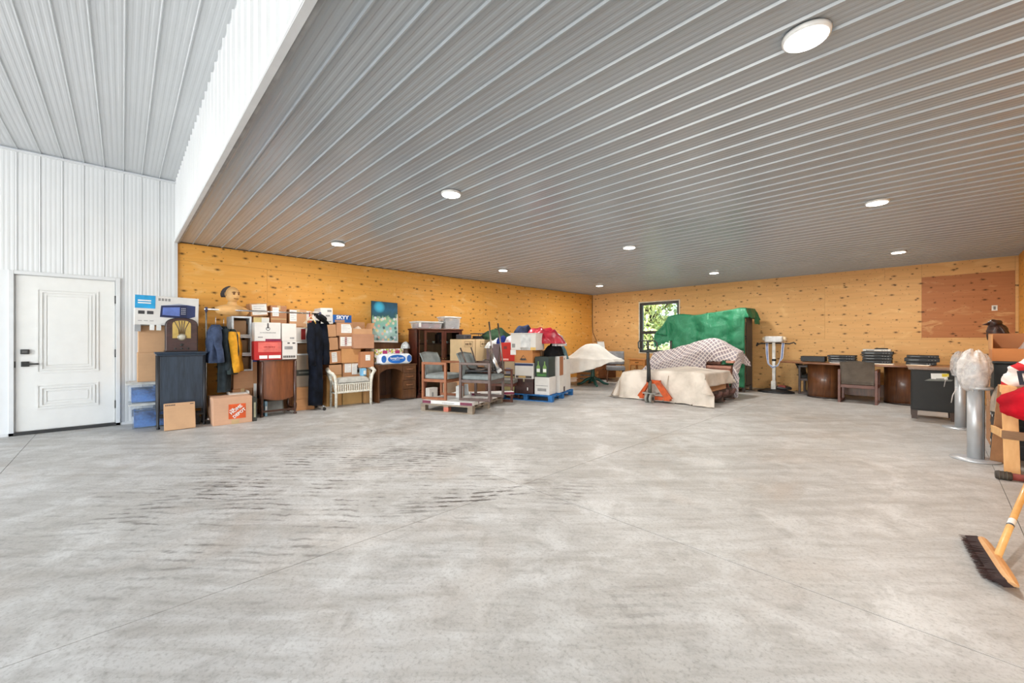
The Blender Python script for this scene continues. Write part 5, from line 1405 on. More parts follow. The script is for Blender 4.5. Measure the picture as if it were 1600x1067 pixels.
# ------------------------------------------------------------------ blue pallet of cartons
BLP = plain((34, 108, 172), .6, var=.2, scale=14)
ang2 = R(19); ex2 = Vector((math.cos(ang2), math.sin(ang2), 0)); ey2 = Vector((-math.sin(ang2), math.cos(ang2), 0))
B0 = Vector((-5.111, 5.977, 0)); L2, W2 = 1.15, 1.25
BC = B0 - ex2 * L2 / 2 + ey2 * W2 / 2
pallet('blue_pallet', 'blue painted pallet stacked with cartons', BC, ang2, L2, W2, BLP, BLP)
def bp(x, y): return BC + ex2 * x + ey2 * y
HB = .1305
def bcart(label, x0, x1, y, dp, z0, h, mat, **kw):
    """carton whose front faces the pallet's near edge"""
    c = bp((x0 + x1) / 2, y + dp / 2)
    kw.setdefault('tape', False)
    t = carton(label, (c.x, c.y, z0), ang2 - math.pi / 2, x1 - x0, dp, h, mat, group='cartons on the blue pallet', **kw)
    return t
yf = -W2 / 2 + .02
# left column
bcart('yellow carton with green print at the pallet corner', -.555, -.27, yf + .02, .34, HB, .34, card((238, 222, 158)), stick=((.2, .78, .8, .9, plain((90, 80, 40), .6), -1), (.25, .35, .6, .6, plain((226, 190, 90), .6), -1), (.1, .06, .9, .14, plain((120, 130, 60), .6), -1)))
t = bcart('beige photo carton above the yellow carton', -.56, -.26, yf + .02, .34, HB + .341, .30, card((196, 172, 140)), stick=((.34, .15, .72, .55, plain((150, 150, 168), .5), -1), (.0, .0, 1.0, .12, plain((50, 46, 46), .5), -1)))
bcart('red carton on top of the beige photo carton', -.575, -.20, yf + .0, .40, HB + .642, .38, card((206, 48, 38)), stick=((.62, .35, .95, .6, PAPER, 2), (.2, .65, .4, .8, plain((120, 30, 26), .6), -1), (.05, .05, .5, .14, plain((236, 170, 160), .6), -1)))
# middle column
t = bcart('dark brown leather-look chest at the base of the middle stack', -.245, .155, yf + .0, .36, HB, .30, plain((66, 40, 36), .45, var=.25, scale=20))
MB().box(.18, .186, -.015, .02, .24, .30).build('clasp', metal((226, 220, 190), .3), t); MB().box(-.18, .183, -.2, .2, .255, .262).build('lid_line', BLACK, t)
MB().box(.18, .182, .075, .095, .07, .13).build('paper_label', PAPER, t)
bcart('white carton with navy edge above the leather-look chest', -.245, .16, yf + .0, .37, HB + .301, .315, CARDW, stick=((.0, .82, 1.0, .97, plain((46, 58, 96), .6), -1), (.06, .04, .92, .19, plain((80, 72, 66), .6), -1), (.2, .06, .6, .17, plain((206, 170, 110), .6), -1)))
t = bcart('brown carton with black triangle mark', -.255, .15, yf + .0, .38, HB + .617, .255, card((206, 142, 84)))
MB().tube([(.19, -.075, .06), (.19, .0, .15), (.19, .075, .06), (.19, -.075, .06)], .006, 5).build('triangle_mark', INK, t)
MB().box(.19, .1912, -.055, .055, .05, .09).build('print_lines', INK, t)
t = bcart('large white carton with grey panel topping the middle stack', -.325, .225, yf - .02, .44, HB + .873, .335, CARDW, stick=((.40, .0, .80, .97, plain((214, 214, 212), .6), -1), (.40, .0, 1.0, .17, plain((232, 190, 110), .6), -1), (.05, .15, .18, .38, INK_L, -1)))
MB().box(-.22, .27, -.29, .29, .335, .341).build('loose_flap', plain((240, 238, 234), .6), t)
# right column
t = bcart('dark green carton with two bottles pictured', .185, .475, yf + .03, .36, HB + .345, .40, plain((34, 46, 40), .5), stick=((.15, .04, .85, .16, plain((70, 120, 60), .6), -1),))
for y in (-.07, .065):
    q = MB().prism([(y - .038, .08), (y + .038, .08), (y + .038, .20), (y + .012, .25), (y + .012, .31), (y - .012, .31), (y - .012, .25), (y - .038, .20)], .18, .183, 0, Mf).build('bottle_print', plain((110, 146, 70), .4), t)
    MB().box(.183, .1838, y - .034, y + .034, .10, .165).build('paper_label', PAPER, q)
bcart('white carton with fine print below the bottle carton', .18, .49, yf + .03, .36, HB, .344, CARDW, stick=((.08, .50, .9, .53, INK_L, -1), (.2, .2, .8, .36, INK_L, -1)))
# far end, seen on the pallet's right edge
t = carton('white carton at the far end of the blue pallet', tuple(bp(.40, .05).xy) + (HB,), ang2, .42, .30, .35, CARDW, tape=False, group='cartons on the blue pallet', stick=((.55, .0, .75, .3, plain((80, 60, 60), .6), -1),))
t = carton('brown and white tall carton at the far end of the blue pallet', tuple(bp(.40, .05).xy) + (HB + .351,), ang2, .42, .30, .39, CARDW, tape=False, group='cartons on the blue pallet', stick=((.0, .0, .5, .99, card((170, 110, 72)), -1), (.62, .8, .7, .88, INK, -1)))
carton('plain white carton at the back of the blue pallet', tuple(bp(.38, .42).xy) + (HB,), ang2, .30, .30, .66, CARDW, tape=False, group='cartons on the blue pallet')
carton('plain brown carton hidden in the middle of the blue pallet', tuple(bp(-.15, .15).xy) + (HB,), ang2, .55, .60, .85, CARD, group='cartons on the blue pallet')
heap('black_cloth', 'black cloth heaped on the tall carton of the blue pallet', 'cloth', tuple(bp(.37, .02).xy) + (HB + .748,), .19, .30, .24, cloth((18, 18, 20), .3), 12, amp=.45, rz=ang2)
heap('teal_cloth', 'teal and grey cloth hanging behind the black cloth', 'cloth', tuple(bp(.36, .44).xy) + (HB + .664,), .17, .17, .26, cloth((96, 126, 136), .3), 13, amp=.35, rz=ang2)
heap('red_cloth', 'red shiny cloth spread over the white carton', 'cloth', tuple(bp(.12, -.03).xy) + (HB + 1.0,), .42, .30, .31, plain((176, 34, 54), .35, var=.25, scale=8), 15, amp=.35, rz=ang2, sq=.6)
heap('silver_foil', 'crumpled silver-white foil under the red cloth', 'foil', tuple(bp(.42, .10).xy) + (HB + .95,), .14, .22, .26, plain((206, 206, 204), .25, var=.3, scale=18), 17, amp=.5, rz=ang2)
heap('navy_jacket', 'navy quilted jacket bundled above the red carton', 'jacket', tuple(bp(-.40, .12).xy) + (HB + 1.02,), .24, .20, .36, cloth((46, 54, 78), .3), 19, amp=.3, rz=ang2, sq=.6)
heap('tan_cloth', 'tan cloth tucked below the navy jacket', 'cloth', tuple(bp(-.30, -.16).xy) + (HB + 1.02,), .14, .12, .19, cloth((170, 112, 70), .25), 20, amp=.4, rz=ang2)
heap('white_cloth', 'white and blue shirt bundled on the red carton', 'cloth', tuple(bp(-.45, -.30).xy) + (HB + 1.023,), .15, .16, .16, cloth((220, 222, 228), .2), 22, amp=.4, rz=ang2)
# ------------------------------------------------------------------ covered pedestal table in the far corner
GRN = plain((34, 84, 74), .4)
TC = Vector((-6.28, 8.98, 0))
t = thing('pedestal_table', 'round table on a dark green four-footed pedestal under a white sheet', 'table', TC, R(20))
MB().lathe([(.055, .10), (.075, .13), (.06, .2), (.05, .4), (.065, .55), (.05, .66)], 14).build('column', GRN, t)
for k in range(4):
    a = R(90 * k + 30); c, s_ = math.cos(a), math.sin(a)
    MB().tube([(c * .04, s_ * .04, .20), (c * .16, s_ * .16, .155), (c * .30, s_ * .30, .06), (c * .42, s_ * .42, .03)], [.05, .05, .042, .03], 8, flat=.8).build('foot', GRN, t)
MB().lathe([(.60, .66), (.62, .675), (.60, .69)], 32).build('tabletop', plain((200, 190, 170), .5), t)
mb = MB()
def sheet(u, v):
    a = 2 * math.pi * u; r = v * 1.0
    dirx = math.cos(a); diry = math.sin(a)
    # load under the sheet peaks off-centre, sheet hangs lower on the near-left side
    rr = min(r, .72) / .72
    x = dirx * .74 * rr; y = diry * .74 * rr
    z = .70 + .40 * math.exp(-(((x + .02) / .48) ** 2 + ((y + .02) / .50) ** 2) ** 1.3) + .02 * fbm(x * 4, y * 4, 3)
    if r > .72:
        h = (r - .72) / .28
        left = max(0.0, -dirx * math.cos(R(20)) * .75 - diry * .45 + .25)
        hang = .06 + .34 * min(1, left)
        f = .035 * h * (math.sin(a * 17) + .6 * math.sin(a * 29 + 1))
        x += dirx * (.05 * h + f); y += diry * (.05 * h + f)
        z -= hang * h
    return (x, y, z)
mb.grid(lambda u, v: sheet(u, v + .001), 96, 40, closed_u=True)
o = mb.build('white_sheet', cloth((236, 232, 224), .05, sc=3, bump=.12), None, 0, .006)
o.location = TC; o.rotation_euler = (0, 0, R(20)); tag(o, 'crumpled white sheet draped over the pedestal table', 'sheet')
# things beyond it
t = thing('white_card', 'white sheet of card leaning in the far corner', 'card', (-7.12, 10.75, .546), R(-20), None, ry=R(-14))
MB().box(-.006, .006, -.13, .13, 0, .62).build('sheet', WHITE, t); MB().box(.006, .007, -.13, -.118, 0, .62).box(.006, .007, .118, .13, 0, .62).box(.006, .007, -.118, .118, .60, .62).build('edge', plain((196, 192, 184), .6), t)
t = thing('corner_cabinet', 'low brown wooden cabinet in the far corner behind the sheet', 'cabinet', (-7.15, 10.55, 0), R(-20))
MB().box(-.25, .25, -.45, .45, .05, .52).build('body', wood((112, 66, 36), (150, 94, 54), (3, 3, 12)), t, .004)
MB().box(-.27, .27, -.47, .47, .52, .545).build('top', wood((112, 66, 36), (150, 94, 54), (3, 12, 3)), t, .004)
for y in (-.43, .01):
    d_ = MB().box(.25, .265, y, y + .42, .08, .50).build('door', wood((112, 66, 36), (150, 94, 54), (3, 3, 10)), t, .004)
    MB().lathe([(.012, 0), (.015, .02)], 10, (0, 0, 0), 0, True, Matrix.Translation((.265, y + .38 if y < 0 else y + .04, .32)) @ Matrix.Rotation(R(90), 4, 'Y')).build('knob', BLACK, d_)
def side_chair(label, loc, rz, frame, fab):
    t = thing('side_chair', label, 'chair', loc, rz, 'grey upholstered side chairs')
    for x in (-.20, .20):
        for y in (-.22, .22): MB().tube([(x * 1.12, y * 1.1, 0), (x, y, .33)], [.015, .02], 8).build('leg', frame, t)
    MB().box(-.25, .25, -.26, .26, .33, .45).build('seat', fab, t, .03)
    m = MB(); m.grid(lambda u, v: (-.22 - .10 * v + .03 * math.sin(u * math.pi), -.26 + .52 * u, .48 + .38 * v), 8, 6)
    m.build('backrest', fab, t, 0, .06)
    for y in (-.18, .18): MB().bar((-.22, y, .36), (-.25, y, .55), .03, .02).build('back_post', frame, t)
    return t
WN = wood((96, 62, 42), (130, 88, 60), (5, 5, 5))
side_chair('grey upholstered armless chair near the window beyond the sheet', (-6.42, 10.30, 0), R(-55), WN, cloth((146, 146, 148), .1))
t = thing('end_table', 'small light oak end table with drawer under the window', 'table', (-6.02, 10.98, 0), 0)
LO = wood((190, 120, 60), (222, 156, 88), (3, 3, 12), .4)
MB().box(-.26, .30, -.24, .24, .62, .65).build('tabletop', LO, t, .005)
MB().box(-.22, .26, -.20, .20, .46, .62).build('body', LO, t, .003)
d_ = MB().box(-.17, .21, -.212, -.20, .48, .60).build('drawer', LO, t, .003); MB().tube([(-.03, -.212, .55), (0, -.235, .54), (.04, -.235, .54), (.07, -.212, .55)], .007, 6).build('handle', BLACK, d_)
for x in (-.21, .25):
    for y in (-.19, .19): MB().box(x - .025, x + .025, y - .025, y + .025, 0, .46).build('leg', LO, t, .004)
arm_chair('armchair', 'red-brown wooden armchair half hidden behind the blue pallet', (-7.42, 8.75, 0), R(-20), wood((110, 54, 38), (146, 80, 56), (6, 6, 6)), cloth((96, 70, 62), .2), w=.56, d=.54, back_z=.7)
t = thing('slatted_crate', 'wooden crate of folded cloth under the sheeted table', 'crate', (-6.85, 9.55, 0), R(25))
for z in (.03, .13, .23):
    for y in (-.22, .22): MB().box(-.26, .26, y - .008, y + .008, z, z + .07).build('slat', LO, t)
    for x in (-.26, .26): MB().box(x - .008, x + .008, -.22, .22, z, z + .07).build('slat', LO, t)
MB().box(-.25, .25, -.21, .21, .015, .03).build('bottom', LO, t)
heap('striped_cloth', 'pale blue striped cloth in the wooden crate', 'cloth', (-6.85, 9.55, .03), .22, .18, .36, cloth((150, 178, 190), .25), 33, amp=.2)

# ------------------------------------------------------------------ canvas-covered load on a pallet and the pallet jack
CV = cloth((206, 194, 180), .08, c2=(226, 215, 202), sc=2.5, bump=.15)
cx_, cy_ = -3.72, 8.20
t = thing('load_pallet', 'dark wooden pallet carrying the canvas-covered load', 'pallet', (cx_, cy_, 0))
DKP = wood((66, 52, 46), (104, 84, 74), (1.5, 9, 9), .8, 0)
for k in range(7): MB().box(-.78, .92, -.50 + k * .19, -.39 + k * .19, .20, .225).build('deck_board', DKP, t)
for x in (-.72, .06, .84): MB().box(x - .05, x + .05, -.52, .75, .10, .20).build('stringer', DKP, t)
for y in (-.46, .11, .68): MB().box(-.78, .92, y - .05, y + .05, .02, .045).build('bottom_board', DKP, t)
for x in (-.72, .06, .84):
    for y in (-.46, .11, .68): MB().box(x - .05, x + .05, y - .05, y + .05, .045, .10).build('block', DKP, t)
for k in range(3): MB().tube([(.86, -.32 + k * .36, .14), (.98, -.30 + k * .36, .19), (1.0, -.28 + k * .36, .26)], .035, 8).build('strap_block', plain((92, 60, 52), .6), t)
o = MB().box(-.72, .78, -.48, .62, 0, .24).build('covered_bundle', CARD); o.location = (cx_, cy_, .226)
tag(o, 'block of goods hidden under the canvas sheet', 'load')
def ctop(x, y): return .50 + .11 * math.exp(-((x - .1) / .75) ** 2) * (1 - .3 * abs(y)) + .05 * (x + .85) / 1.7 + .012 * math.sin(x * 5 + y * 3)
mb = drape(1.62, 1.26, ctop, (.50, .36, .64, .30), (80, 70), fold=.022, nf=8, seed=1.3, wob=.014, hem=.04, flare=.05, corner=.08, crease=.012)
mb = cut_faces(mb, lambda c: not (c.x > .60 and c.y > -.62 and c.z < .34))
o = mb.build('canvas_sheet', CV, None, 0, .006); o.location = (cx_, cy_ + .03, 0); tag(o, 'beige canvas sheet draped over the low load behind the pallet jack', 'sheet')
for k, p in enumerate(((-.10, -.92, .05), (.42, -.93, .05), (.72, -.92, .05))):
    q = MB().lathe([(.012, 0), (.012, .006)], 10, (0, 0, 0), 0, True, Matrix.Translation(p) @ Matrix.Rotation(R(90), 4, 'X')).build('grommet', metal((90, 80, 60), .4), o)
MB().tube([(.18, -.685, .52), (.175, -.74, .34), (.15, -.79, .15), (.13, -.82, .04)], .006, 5).build('seam', plain((176, 160, 140), .8), o)
# pallet jack
JO = plain((198, 84, 34), .45, var=.2, scale=12); JB = plain((42, 44, 44), .45)
JR = R(38)
J = PZ(0, 1014, 629)
t = thing('pallet_jack', 'orange pallet jack with black loop handle', 'pallet jack', (J.x, J.y, 0), R(0))
for x in (-.035, .055):
    MB().tube([(x - .022, .0, .085), (x + .022, .0, .085)], .085, 20).build('steer_wheel', plain((150, 150, 142), .5), t)
    MB().tube([(x - .024, .0, .085), (x + .024, .0, .085)], .04, 12).build('wheel_hub', plain((70, 72, 70), .4), t)
MB().tube([(-.07, 0, .085), (.09, 0, .085)], .014, 8).build('axle', JB, t)
MB().tube([(.01, .02, .15), (.01, .02, .42)], .035, 10).build('pump_post', plain((74, 76, 66), .4), t)
MB().tube([(-.02, .05, .18), (-.02, .05, .38)], .02, 8).build('pump_cylinder', metal((150, 150, 146), .3), t)
MB().box(-.13, .15, -.02, .12, .17, .19).build('foot_plate', plain((150, 146, 138), .4), t)
MB().tube([(0, .02, .40), (-.01, -.03, .62), (-.03, -.06, .84), (-.035, -.08, 1.0)], [.042, .036, .03, .026], 10).build('handle_shaft', JB, t).rotation_euler = (0, 0, JR)
hz = [(-.165, 1.19), (.09, 1.19), (.13, 1.15), (.13, 1.03), (.09, .985), (-.06, .985), (-.12, 1.00), (-.19, 1.06), (-.195, 1.16), (-.165, 1.19)]
MB().tube([(x * 1.05 - .01, -.10, z) for (x, z) in hz], .0135, 8).build('handle_loop', JB, t).rotation_euler = (0, 0, JR)
MB().box(-.10, .11, -.115, -.085, .975, 1.02).build('handle_plate', JB, t, .006).rotation_euler = (0, 0, JR)
MB().tube([(-.03, -.09, 1.0), (-.04, -.1, 1.18)], .02, 8).build('handle_stem', JB, t).rotation_euler = (0, 0, JR)
MB().tube([(.0, -.11, 1.12), (.05, -.13, 1.12), (.075, -.12, 1.08)], .006, 6).build('release_lever', plain((30, 30, 30), .4), t).rotation_euler = (0, 0, JR)
# sloped orange A-frame and forks
MB().add([(.05, .06, .42), (.16, .06, .43), (.40, .10, .10), (.28, .10, .06), (.05, .12, .42), (.16, .12, .43), (.40, .16, .10), (.28, .16, .06)], [(0, 1, 2, 3), (7, 6, 5, 4), (0, 4, 5, 1), (1, 5, 6, 2), (2, 6, 7, 3), (3, 7, 4, 0)]).build('side_frame', JO, t)
MB().add([(-.03, .06, .38), (-.09, .06, .36), (-.30, .10, .10), (-.22, .10, .06), (-.03, .12, .38), (-.09, .12, .36), (-.30, .16, .10), (-.22, .16, .06)], [(3, 2, 1, 0), (4, 5, 6, 7), (1, 5, 4, 0), (2, 6, 5, 1), (3, 7, 6, 2), (0, 4, 7, 3)]).build('side_frame', JO, t)
MB().box(-.10, .18, .08, .14, .36, .43).build('cross_head', JO, t, .006)
MB().box(-.26, .36, .10, .16, .05, .12).build('fork_bridge', JO, t, .006)
for x in (-.27, .19):
    MB().box(x, x + .16, .16, 1.15, .05, .095).build('fork', JO, t, .006)
    MB().tube([(x + .05, 1.05, .04), (x + .11, 1.05, .04)], .04, 12).build('load_wheel', plain((90, 88, 84), .5), t)

# ------------------------------------------------------------------ plaid blanket over a pinkish bench
def plaid():
    s = NT('plaid'); o = s.sep(s.map(s.n('TexCoord').outputs['UV'], rot=(0, 0, R(35))))
    def lines(v, k, th): return s.math('GREATER_THAN', s.math('FRACT', s.math('MULTIPLY', v, k)), th)
    zc = o[1]
    a = lines(o[0], 15.0, .74); b = lines(zc, 15.0, .74)
    m = s.math('MAXIMUM', a, b)
    n = s.noise(s.obj(), 3.0, 3)
    base = s.mix(n, lin((134, 126, 134)), lin((164, 155, 160)))
    a2 = lines(o[0], 4.3, .6); base = s.mix(s.math('MULTIPLY', a2, .35), base, lin((124, 96, 96)))
    s.out(s.mix(s.math('MULTIPLY', m, .85), base, lin((224, 214, 208))), .9, spec=.2)
    s.bump(s.noise(s.obj(), 200.0, 1), .2, .004); return s.m
PKC = plain((196, 140, 120), .6, var=.1)
bx_, by_ = -3.85, 9.42
t = thing('wooden_settee', 'pinkish brown settee end showing beneath the plaid blanket', 'settee', (bx_, by_, 0))
MB().box(-.70, .86, -.22, .28, .30, .60).build('seat_box', PKC, t, .02)
MB().box(-.68, .90, -.27, .24, .60, .66).build('seat_board', PKC, t, .012)
MB().box(-.55, .55, .12, .26, .66, .88).build('backrest', PKC, t, .03)
for x in (-.62, .78):
    for y in (-.17, .22): MB().box(x - .04, x + .04, y - .04, y + .04, 0, .30).build('leg', wood((84, 50, 40), (116, 72, 58), (5, 5, 5)), t)
MB().box(.80, .95, -.30, .20, .72, .77).build('armrest', PKC, t, .015)
def btop(x, y):
    ridge = 1.03 + .20 * math.exp(-((x - .35) / .42) ** 2) - .22 * max(0, (-x - .3)) - .35 * max(0, x - .6)
    return ridge - .35 * max(0, -y - .02) / .3 * .8
mb = drape(1.86, .62, btop, (.42, .30, .62, .2), (80, 60), fold=.02, nf=8, seed=2.2, wob=.03, hem=.10, flare=.22)
mb = cut_faces(mb, lambda c: not (.42 < c.x < .93 and c.y < -.24 and c.z < .74 + .10 * (c.x - .42)))
o = mb.build('plaid_blanket', plaid(), None, 0, .008); o.location = (bx_, by_ + .02, 0); tag(o, 'grey and white plaid blanket thrown over the settee', 'blanket')

# ------------------------------------------------------------------ green tarp over a tall rack
gx, gy = -3.93, 10.62
t = thing('storage_rack', 'tall steel storage rack under the green tarp', 'rack', (gx, gy, 0))
STL = plain((86, 80, 76), .5)
for x in (-.86, .86):
    for y in (-.26, .26): MB().box(x - .025, x + .025, y - .025, y + .025, 0, 1.82).build('post', STL, t)
for z in (.12, .72, 1.30, 1.80): MB().box(-.86, .86, -.28, .28, z - .03, z).build('shelf', STL, t)
MB().box(.885, .90, -.20, .20, .15, 1.78).build('gap_shade_sheet', plain((70, 64, 60), .6), t)  # added dark sheet standing for the shade in the rack's open end
TARP = NT('green_tarp'); fo = TARP.noise(TARP.obj(), 2.4, 4)
TARP.out(TARP.mix(fo, lin((20, 98, 64)), lin((46, 138, 98))), .45)
TARP.bump(TARP.noise(TARP.map(TARP.obj(), (1, 1, .5)), 9.0, 5, .65, 1.2), .9, .03)
def gtop(x, y): return 1.86 + .07 * math.exp(-((x - .7) / .35) ** 2) + .03 * x - .05 * max(0, -x - .55) + .012 * math.sin(x * 7)
mb = drape(1.78, .60, gtop, (.50, .40, 1.86, .25), (90, 80), fold=.034, nf=10, seed=.4, wob=.03, hem=.06, flare=.02, crease=.03)
mb = cut_faces(mb, lambda c: not (c.x > .90 and c.y < .10) and not (c.x < -.80 and c.z < 1.2 - .5 * (c.x + .8) * -1 and c.y < 0.2) or c.z > 1.72)
o = mb.build('green_tarp', TARP.m, None, 0, .005); o.location = (gx, gy, 0); tag(o, 'creased green tarpaulin hung over the tall rack', 'tarpaulin')
MB().tube([(.10, -.355, 1.84), (.09, -.36, 1.3), (.06, -.36, .6), (.05, -.36, .1)], .007, 5).build('seam', plain((120, 190, 150), .5), o)
for z in (.5, 1.1, 1.62): MB().lathe([(.012, 0), (.012, .006)], 10, (0, 0, 0), 0, True, Matrix.Translation((.84, -.345, z)) @ Matrix.Rotation(R(90), 4, 'X')).build('grommet', metal((60, 60, 54), .4), o)

# ------------------------------------------------------------------ belt massager
MW = plain((226, 224, 218), .4); CRMH = plain((232, 206, 170), .5)
t = thing('belt_massager', 'white belt massage machine on a round black base', 'exercise machine', (-2.55, 10.86, 0))
MB().lathe([(.36, 0), (.37, .012), (.36, .03), (.28, .05), (.20, .08)], 32, sy=.72).build('base', BLK, t)
MB().lathe([(.20, .08), (.20, .12), (.17, .14)], 20, (.10, .06, 0), sy=.7).build('motor_cover', plain((50, 46, 46), .4), t)
MB().box(.06, .20, -.06, .05, .11, .17).build('red_label', plain((150, 60, 50), .5), t, .01)
MB().box(-.075, .02, -.10, .0, .03, .26).build('post_foot', MW, t, .01)
MB().box(-.055, .01, -.085, -.02, .26, 1.15).build('post', MW, t, .01)
MB().lathe([(.045, 0), (.045, .05)], 12, (-.022, -.052, .72)).build('post_collar', BLACK, t)
MB().box(-.19, .16, -.17, .05, 1.15, 1.29).build('motor_head', plain((214, 214, 214), .35), t, .025)
for s_ in (-1, 1):
    MB().lathe([(.05, -.0), (.055, .03), (.04, .06)], 14, (0, 0, 0), 0, True, Matrix.Translation((-.015 + s_ * .175, -.06, 1.23)) @ Matrix.Rotation(R(90 * s_), 4, 'Y')).build('pulley', CRMH, t)
MB().tube([(-.36, -.06, 1.09), (-.30, -.06, 1.12), (0, -.06, 1.13), (.28, -.06, 1.12), (.36, -.06, 1.15), (.40, -.06, 1.11)], .014, 8).build('handlebar', BLACK, t)
MB().tube([(-.375, -.06, 1.06), (-.35, -.06, 1.14)], .02, 8).build('grip', BLACK, t)
BW = plain((196, 204, 222), .5); BB = plain((62, 84, 136), .5)
for k, (m_, x) in enumerate(((BW, .0), (BB, .018), (BW, .036))):
    MB().tube([(-.17 + x, -.10, 1.14), (-.16 + x, -.13, .90), (-.12 + x * .5, -.16, .66), (-.02, -.17, .56 + x), (.08 - x * .5, -.16, .62), (.13 + x, -.13, .80), (.15 + x, -.10, 1.14)], .010, 6).build('belt_strand', m_, t)
MB().tube([(-.40, -.04, .02), (-.52, -.10, .015), (-.60, .02, .012), (-.80, .04, .012)], .008, 6).build('power_cord', BLACK, t)

# ------------------------------------------------------------------ conference table with electronics
OKD = wood((58, 32, 20), (128, 78, 42), (12, 12, 1.0), .4, .3); OKT = wood((104, 66, 44), (150, 102, 70), (1.5, 14, 4), .35, .35)
cxT, cyT = -1.02, 10.76
t = thing('conference_table', 'boat-shaped oak conference table on two drum bases', 'table', (cxT, cyT, 0))
Lh, Wh = 1.36, .54
poly = []
for k in range(33):
    u = -1 + 2 * k / 32; poly.append((Lh * u, -Wh * (1 - .45 * abs(u) ** 2.2)))
for k in range(33):
    u = 1 - 2 * k / 32; poly.append((Lh * u, Wh * (1 - .45 * abs(u) ** 2.2)))
MB().prism(poly, .705, .74).build('tabletop', OKT, t, .006)
for x in (-.60, .62):
    MB().lathe([(.30, 0), (.30, .705)], 36, (x, -.05, 0), sy=1.0).build('drum_base', OKD, t)
    MB().lathe([(.305, 0), (.305, .03)], 36, (x, -.05, 0)).build('base_ring', plain((44, 28, 20), .5), t)
MB().box(-.30, .32, .0, .04, .08, .32).build('modesty_beam', OKD, t)
BRN = wood((84, 44, 32), (120, 70, 52), (5, 5, 5), .4)
arm_chair('armchair', 'armchair with dark grey back tucked up to the conference table', (-1.03, 10.30, 0), R(90), BRN, cloth((112, 102, 92), .1), w=.58, d=.52, back_z=.80)
arm_chair('armchair', 'dark armchair behind the end of the conference table by the massager', (-1.86, 11.19, 0), R(0), wood((50, 34, 28), (78, 54, 44), (5, 5, 5)), cloth((62, 62, 60), .12), w=.54, d=.54, back_z=.72)
EL = plain((15, 16, 18), .6); EL2 = plain((26, 28, 31), .5); SIL = plain((196, 194, 188), .35)
def deck(label, c, w, d, h, z, rz=0.0, m=EL, disp=True):
    t = thing('media_player', label, 'electronics', (c[0], c[1], z), rz, 'stacked players on the conference table')
    MB().box(-w / 2, w / 2, -d / 2, d / 2, .008, h).build('case', m, t, .004)
    MB().box(-w / 2 + .004, w / 2 - .004, -d / 2 - .004, -d / 2, .012, h - .004).build('front_panel', EL2 if m is EL else m, t)
    if disp:
        MB().box(-w * .38, -w * .08, -d / 2 - .006, -d / 2 - .004, h * .35, h * .7).build('tray_slot', plain((74, 78, 82), .25), t)
        for k in range(3): MB().lathe([(.008, 0), (.008, .005)], 8, (0, 0, 0), 0, True, Matrix.Translation((w * (.2 + .09 * k), -d / 2 - .004, h * .5)) @ Matrix.Rotation(R(90), 4, 'X')).build('button', plain((140, 140, 140), .3), t)
    for sx in (-1, 1): MB().box(sx * w * .4 - .015, sx * w * .4 + .015, -d * .4, d * .4, 0, .008).build('foot', BLACK, t)
    return t
ZT_ = .7405
yE = 10.74
deck('single wide black player at the massager end of the table', (-1.82, yE + .02), .42, .28, .115, ZT_, disp=False)
z = ZT_
for k, (h_, lab) in enumerate(((.055, 'black player, bottom of the low stack behind the armchair'), (.05, 'black player, middle of the low stack behind the armchair'), (.045, 'black player, top of the low stack behind the armchair'))):
    deck(lab, (-1.33 - .005 * k, yE), .44 + .01 * (k == 2), .30, h_, z); z += h_ + .0005
z = ZT_
for k, (h_, w_, lab) in enumerate(((.07, .43, 'black player at the bottom of the tallest stack'), (.055, .43, 'black player second from the bottom of the tallest stack'), (.05, .44, 'black player in the middle of the tallest stack'), (.06, .46, 'black player below the silver one in the tallest stack'), (.045, .41, 'silver player on top of the tallest stack'))):
    deck(lab, (-.80 + .006 * (k % 2), yE + .01), w_, .30, h_, z, m=SIL if k == 4 else EL); z += h_ + .0005
o = thing('remote_control', 'dark remote lying on the silver player', 'remote', (-.74, yE, z), R(20)); MB().box(-.10, .10, -.02, .02, 0, .022).build('case', EL, o, .004); MB().box(-.08, .05, -.012, .012, .022, .024).build('keys', plain((120, 120, 120), .5), o)
z = ZT_
for k, (h_, w_, lab) in enumerate(((.055, .40, 'black player, bottom of the stack by the console cabinet'), (.075, .46, 'black receiver, middle of the stack by the console cabinet'), (.05, .42, 'black player, top of the stack by the console cabinet'))):
    deck(lab, (-.19 + .01 * k, yE + .03), w_, .30, h_, z); z += h_ + .0005
o = thing('paper_sheets', 'loose pale papers at the table edge before the tall stack', 'papers', (-.70, 10.40, ZT_), R(8)); MB().box(-.16, .14, -.06, .08, 0, .012).build('sheet', plain((226, 204, 170), .7), o); MB().box(-.12, .16, -.05, .07, .012, .016).build('sheet', PAPER, o)
o = thing('paper_sheets', 'loose pale papers at the table edge near the console', 'papers', (-.22, 10.46, ZT_), R(-6)); MB().box(-.16, .14, -.05, .07, 0, .012).build('sheet', plain((226, 204, 170), .7), o); MB().box(-.10, .16, -.05, .06, .012, .016).build('sheet', PAPER, o)
o = thing('paper_scraps', 'crumpled white paper on the table above the dark grey armchair', 'papers', (-1.28, 10.44, ZT_), R(10)); MB().box(-.22, .20, -.05, .06, 0, .008).build('sheet', PAPER, o); MB().cbox((.05, 0, .016), (.2, .08, .01), 0, (.05, .08, .3)).build('sheet', plain((236, 230, 220), .6), o)

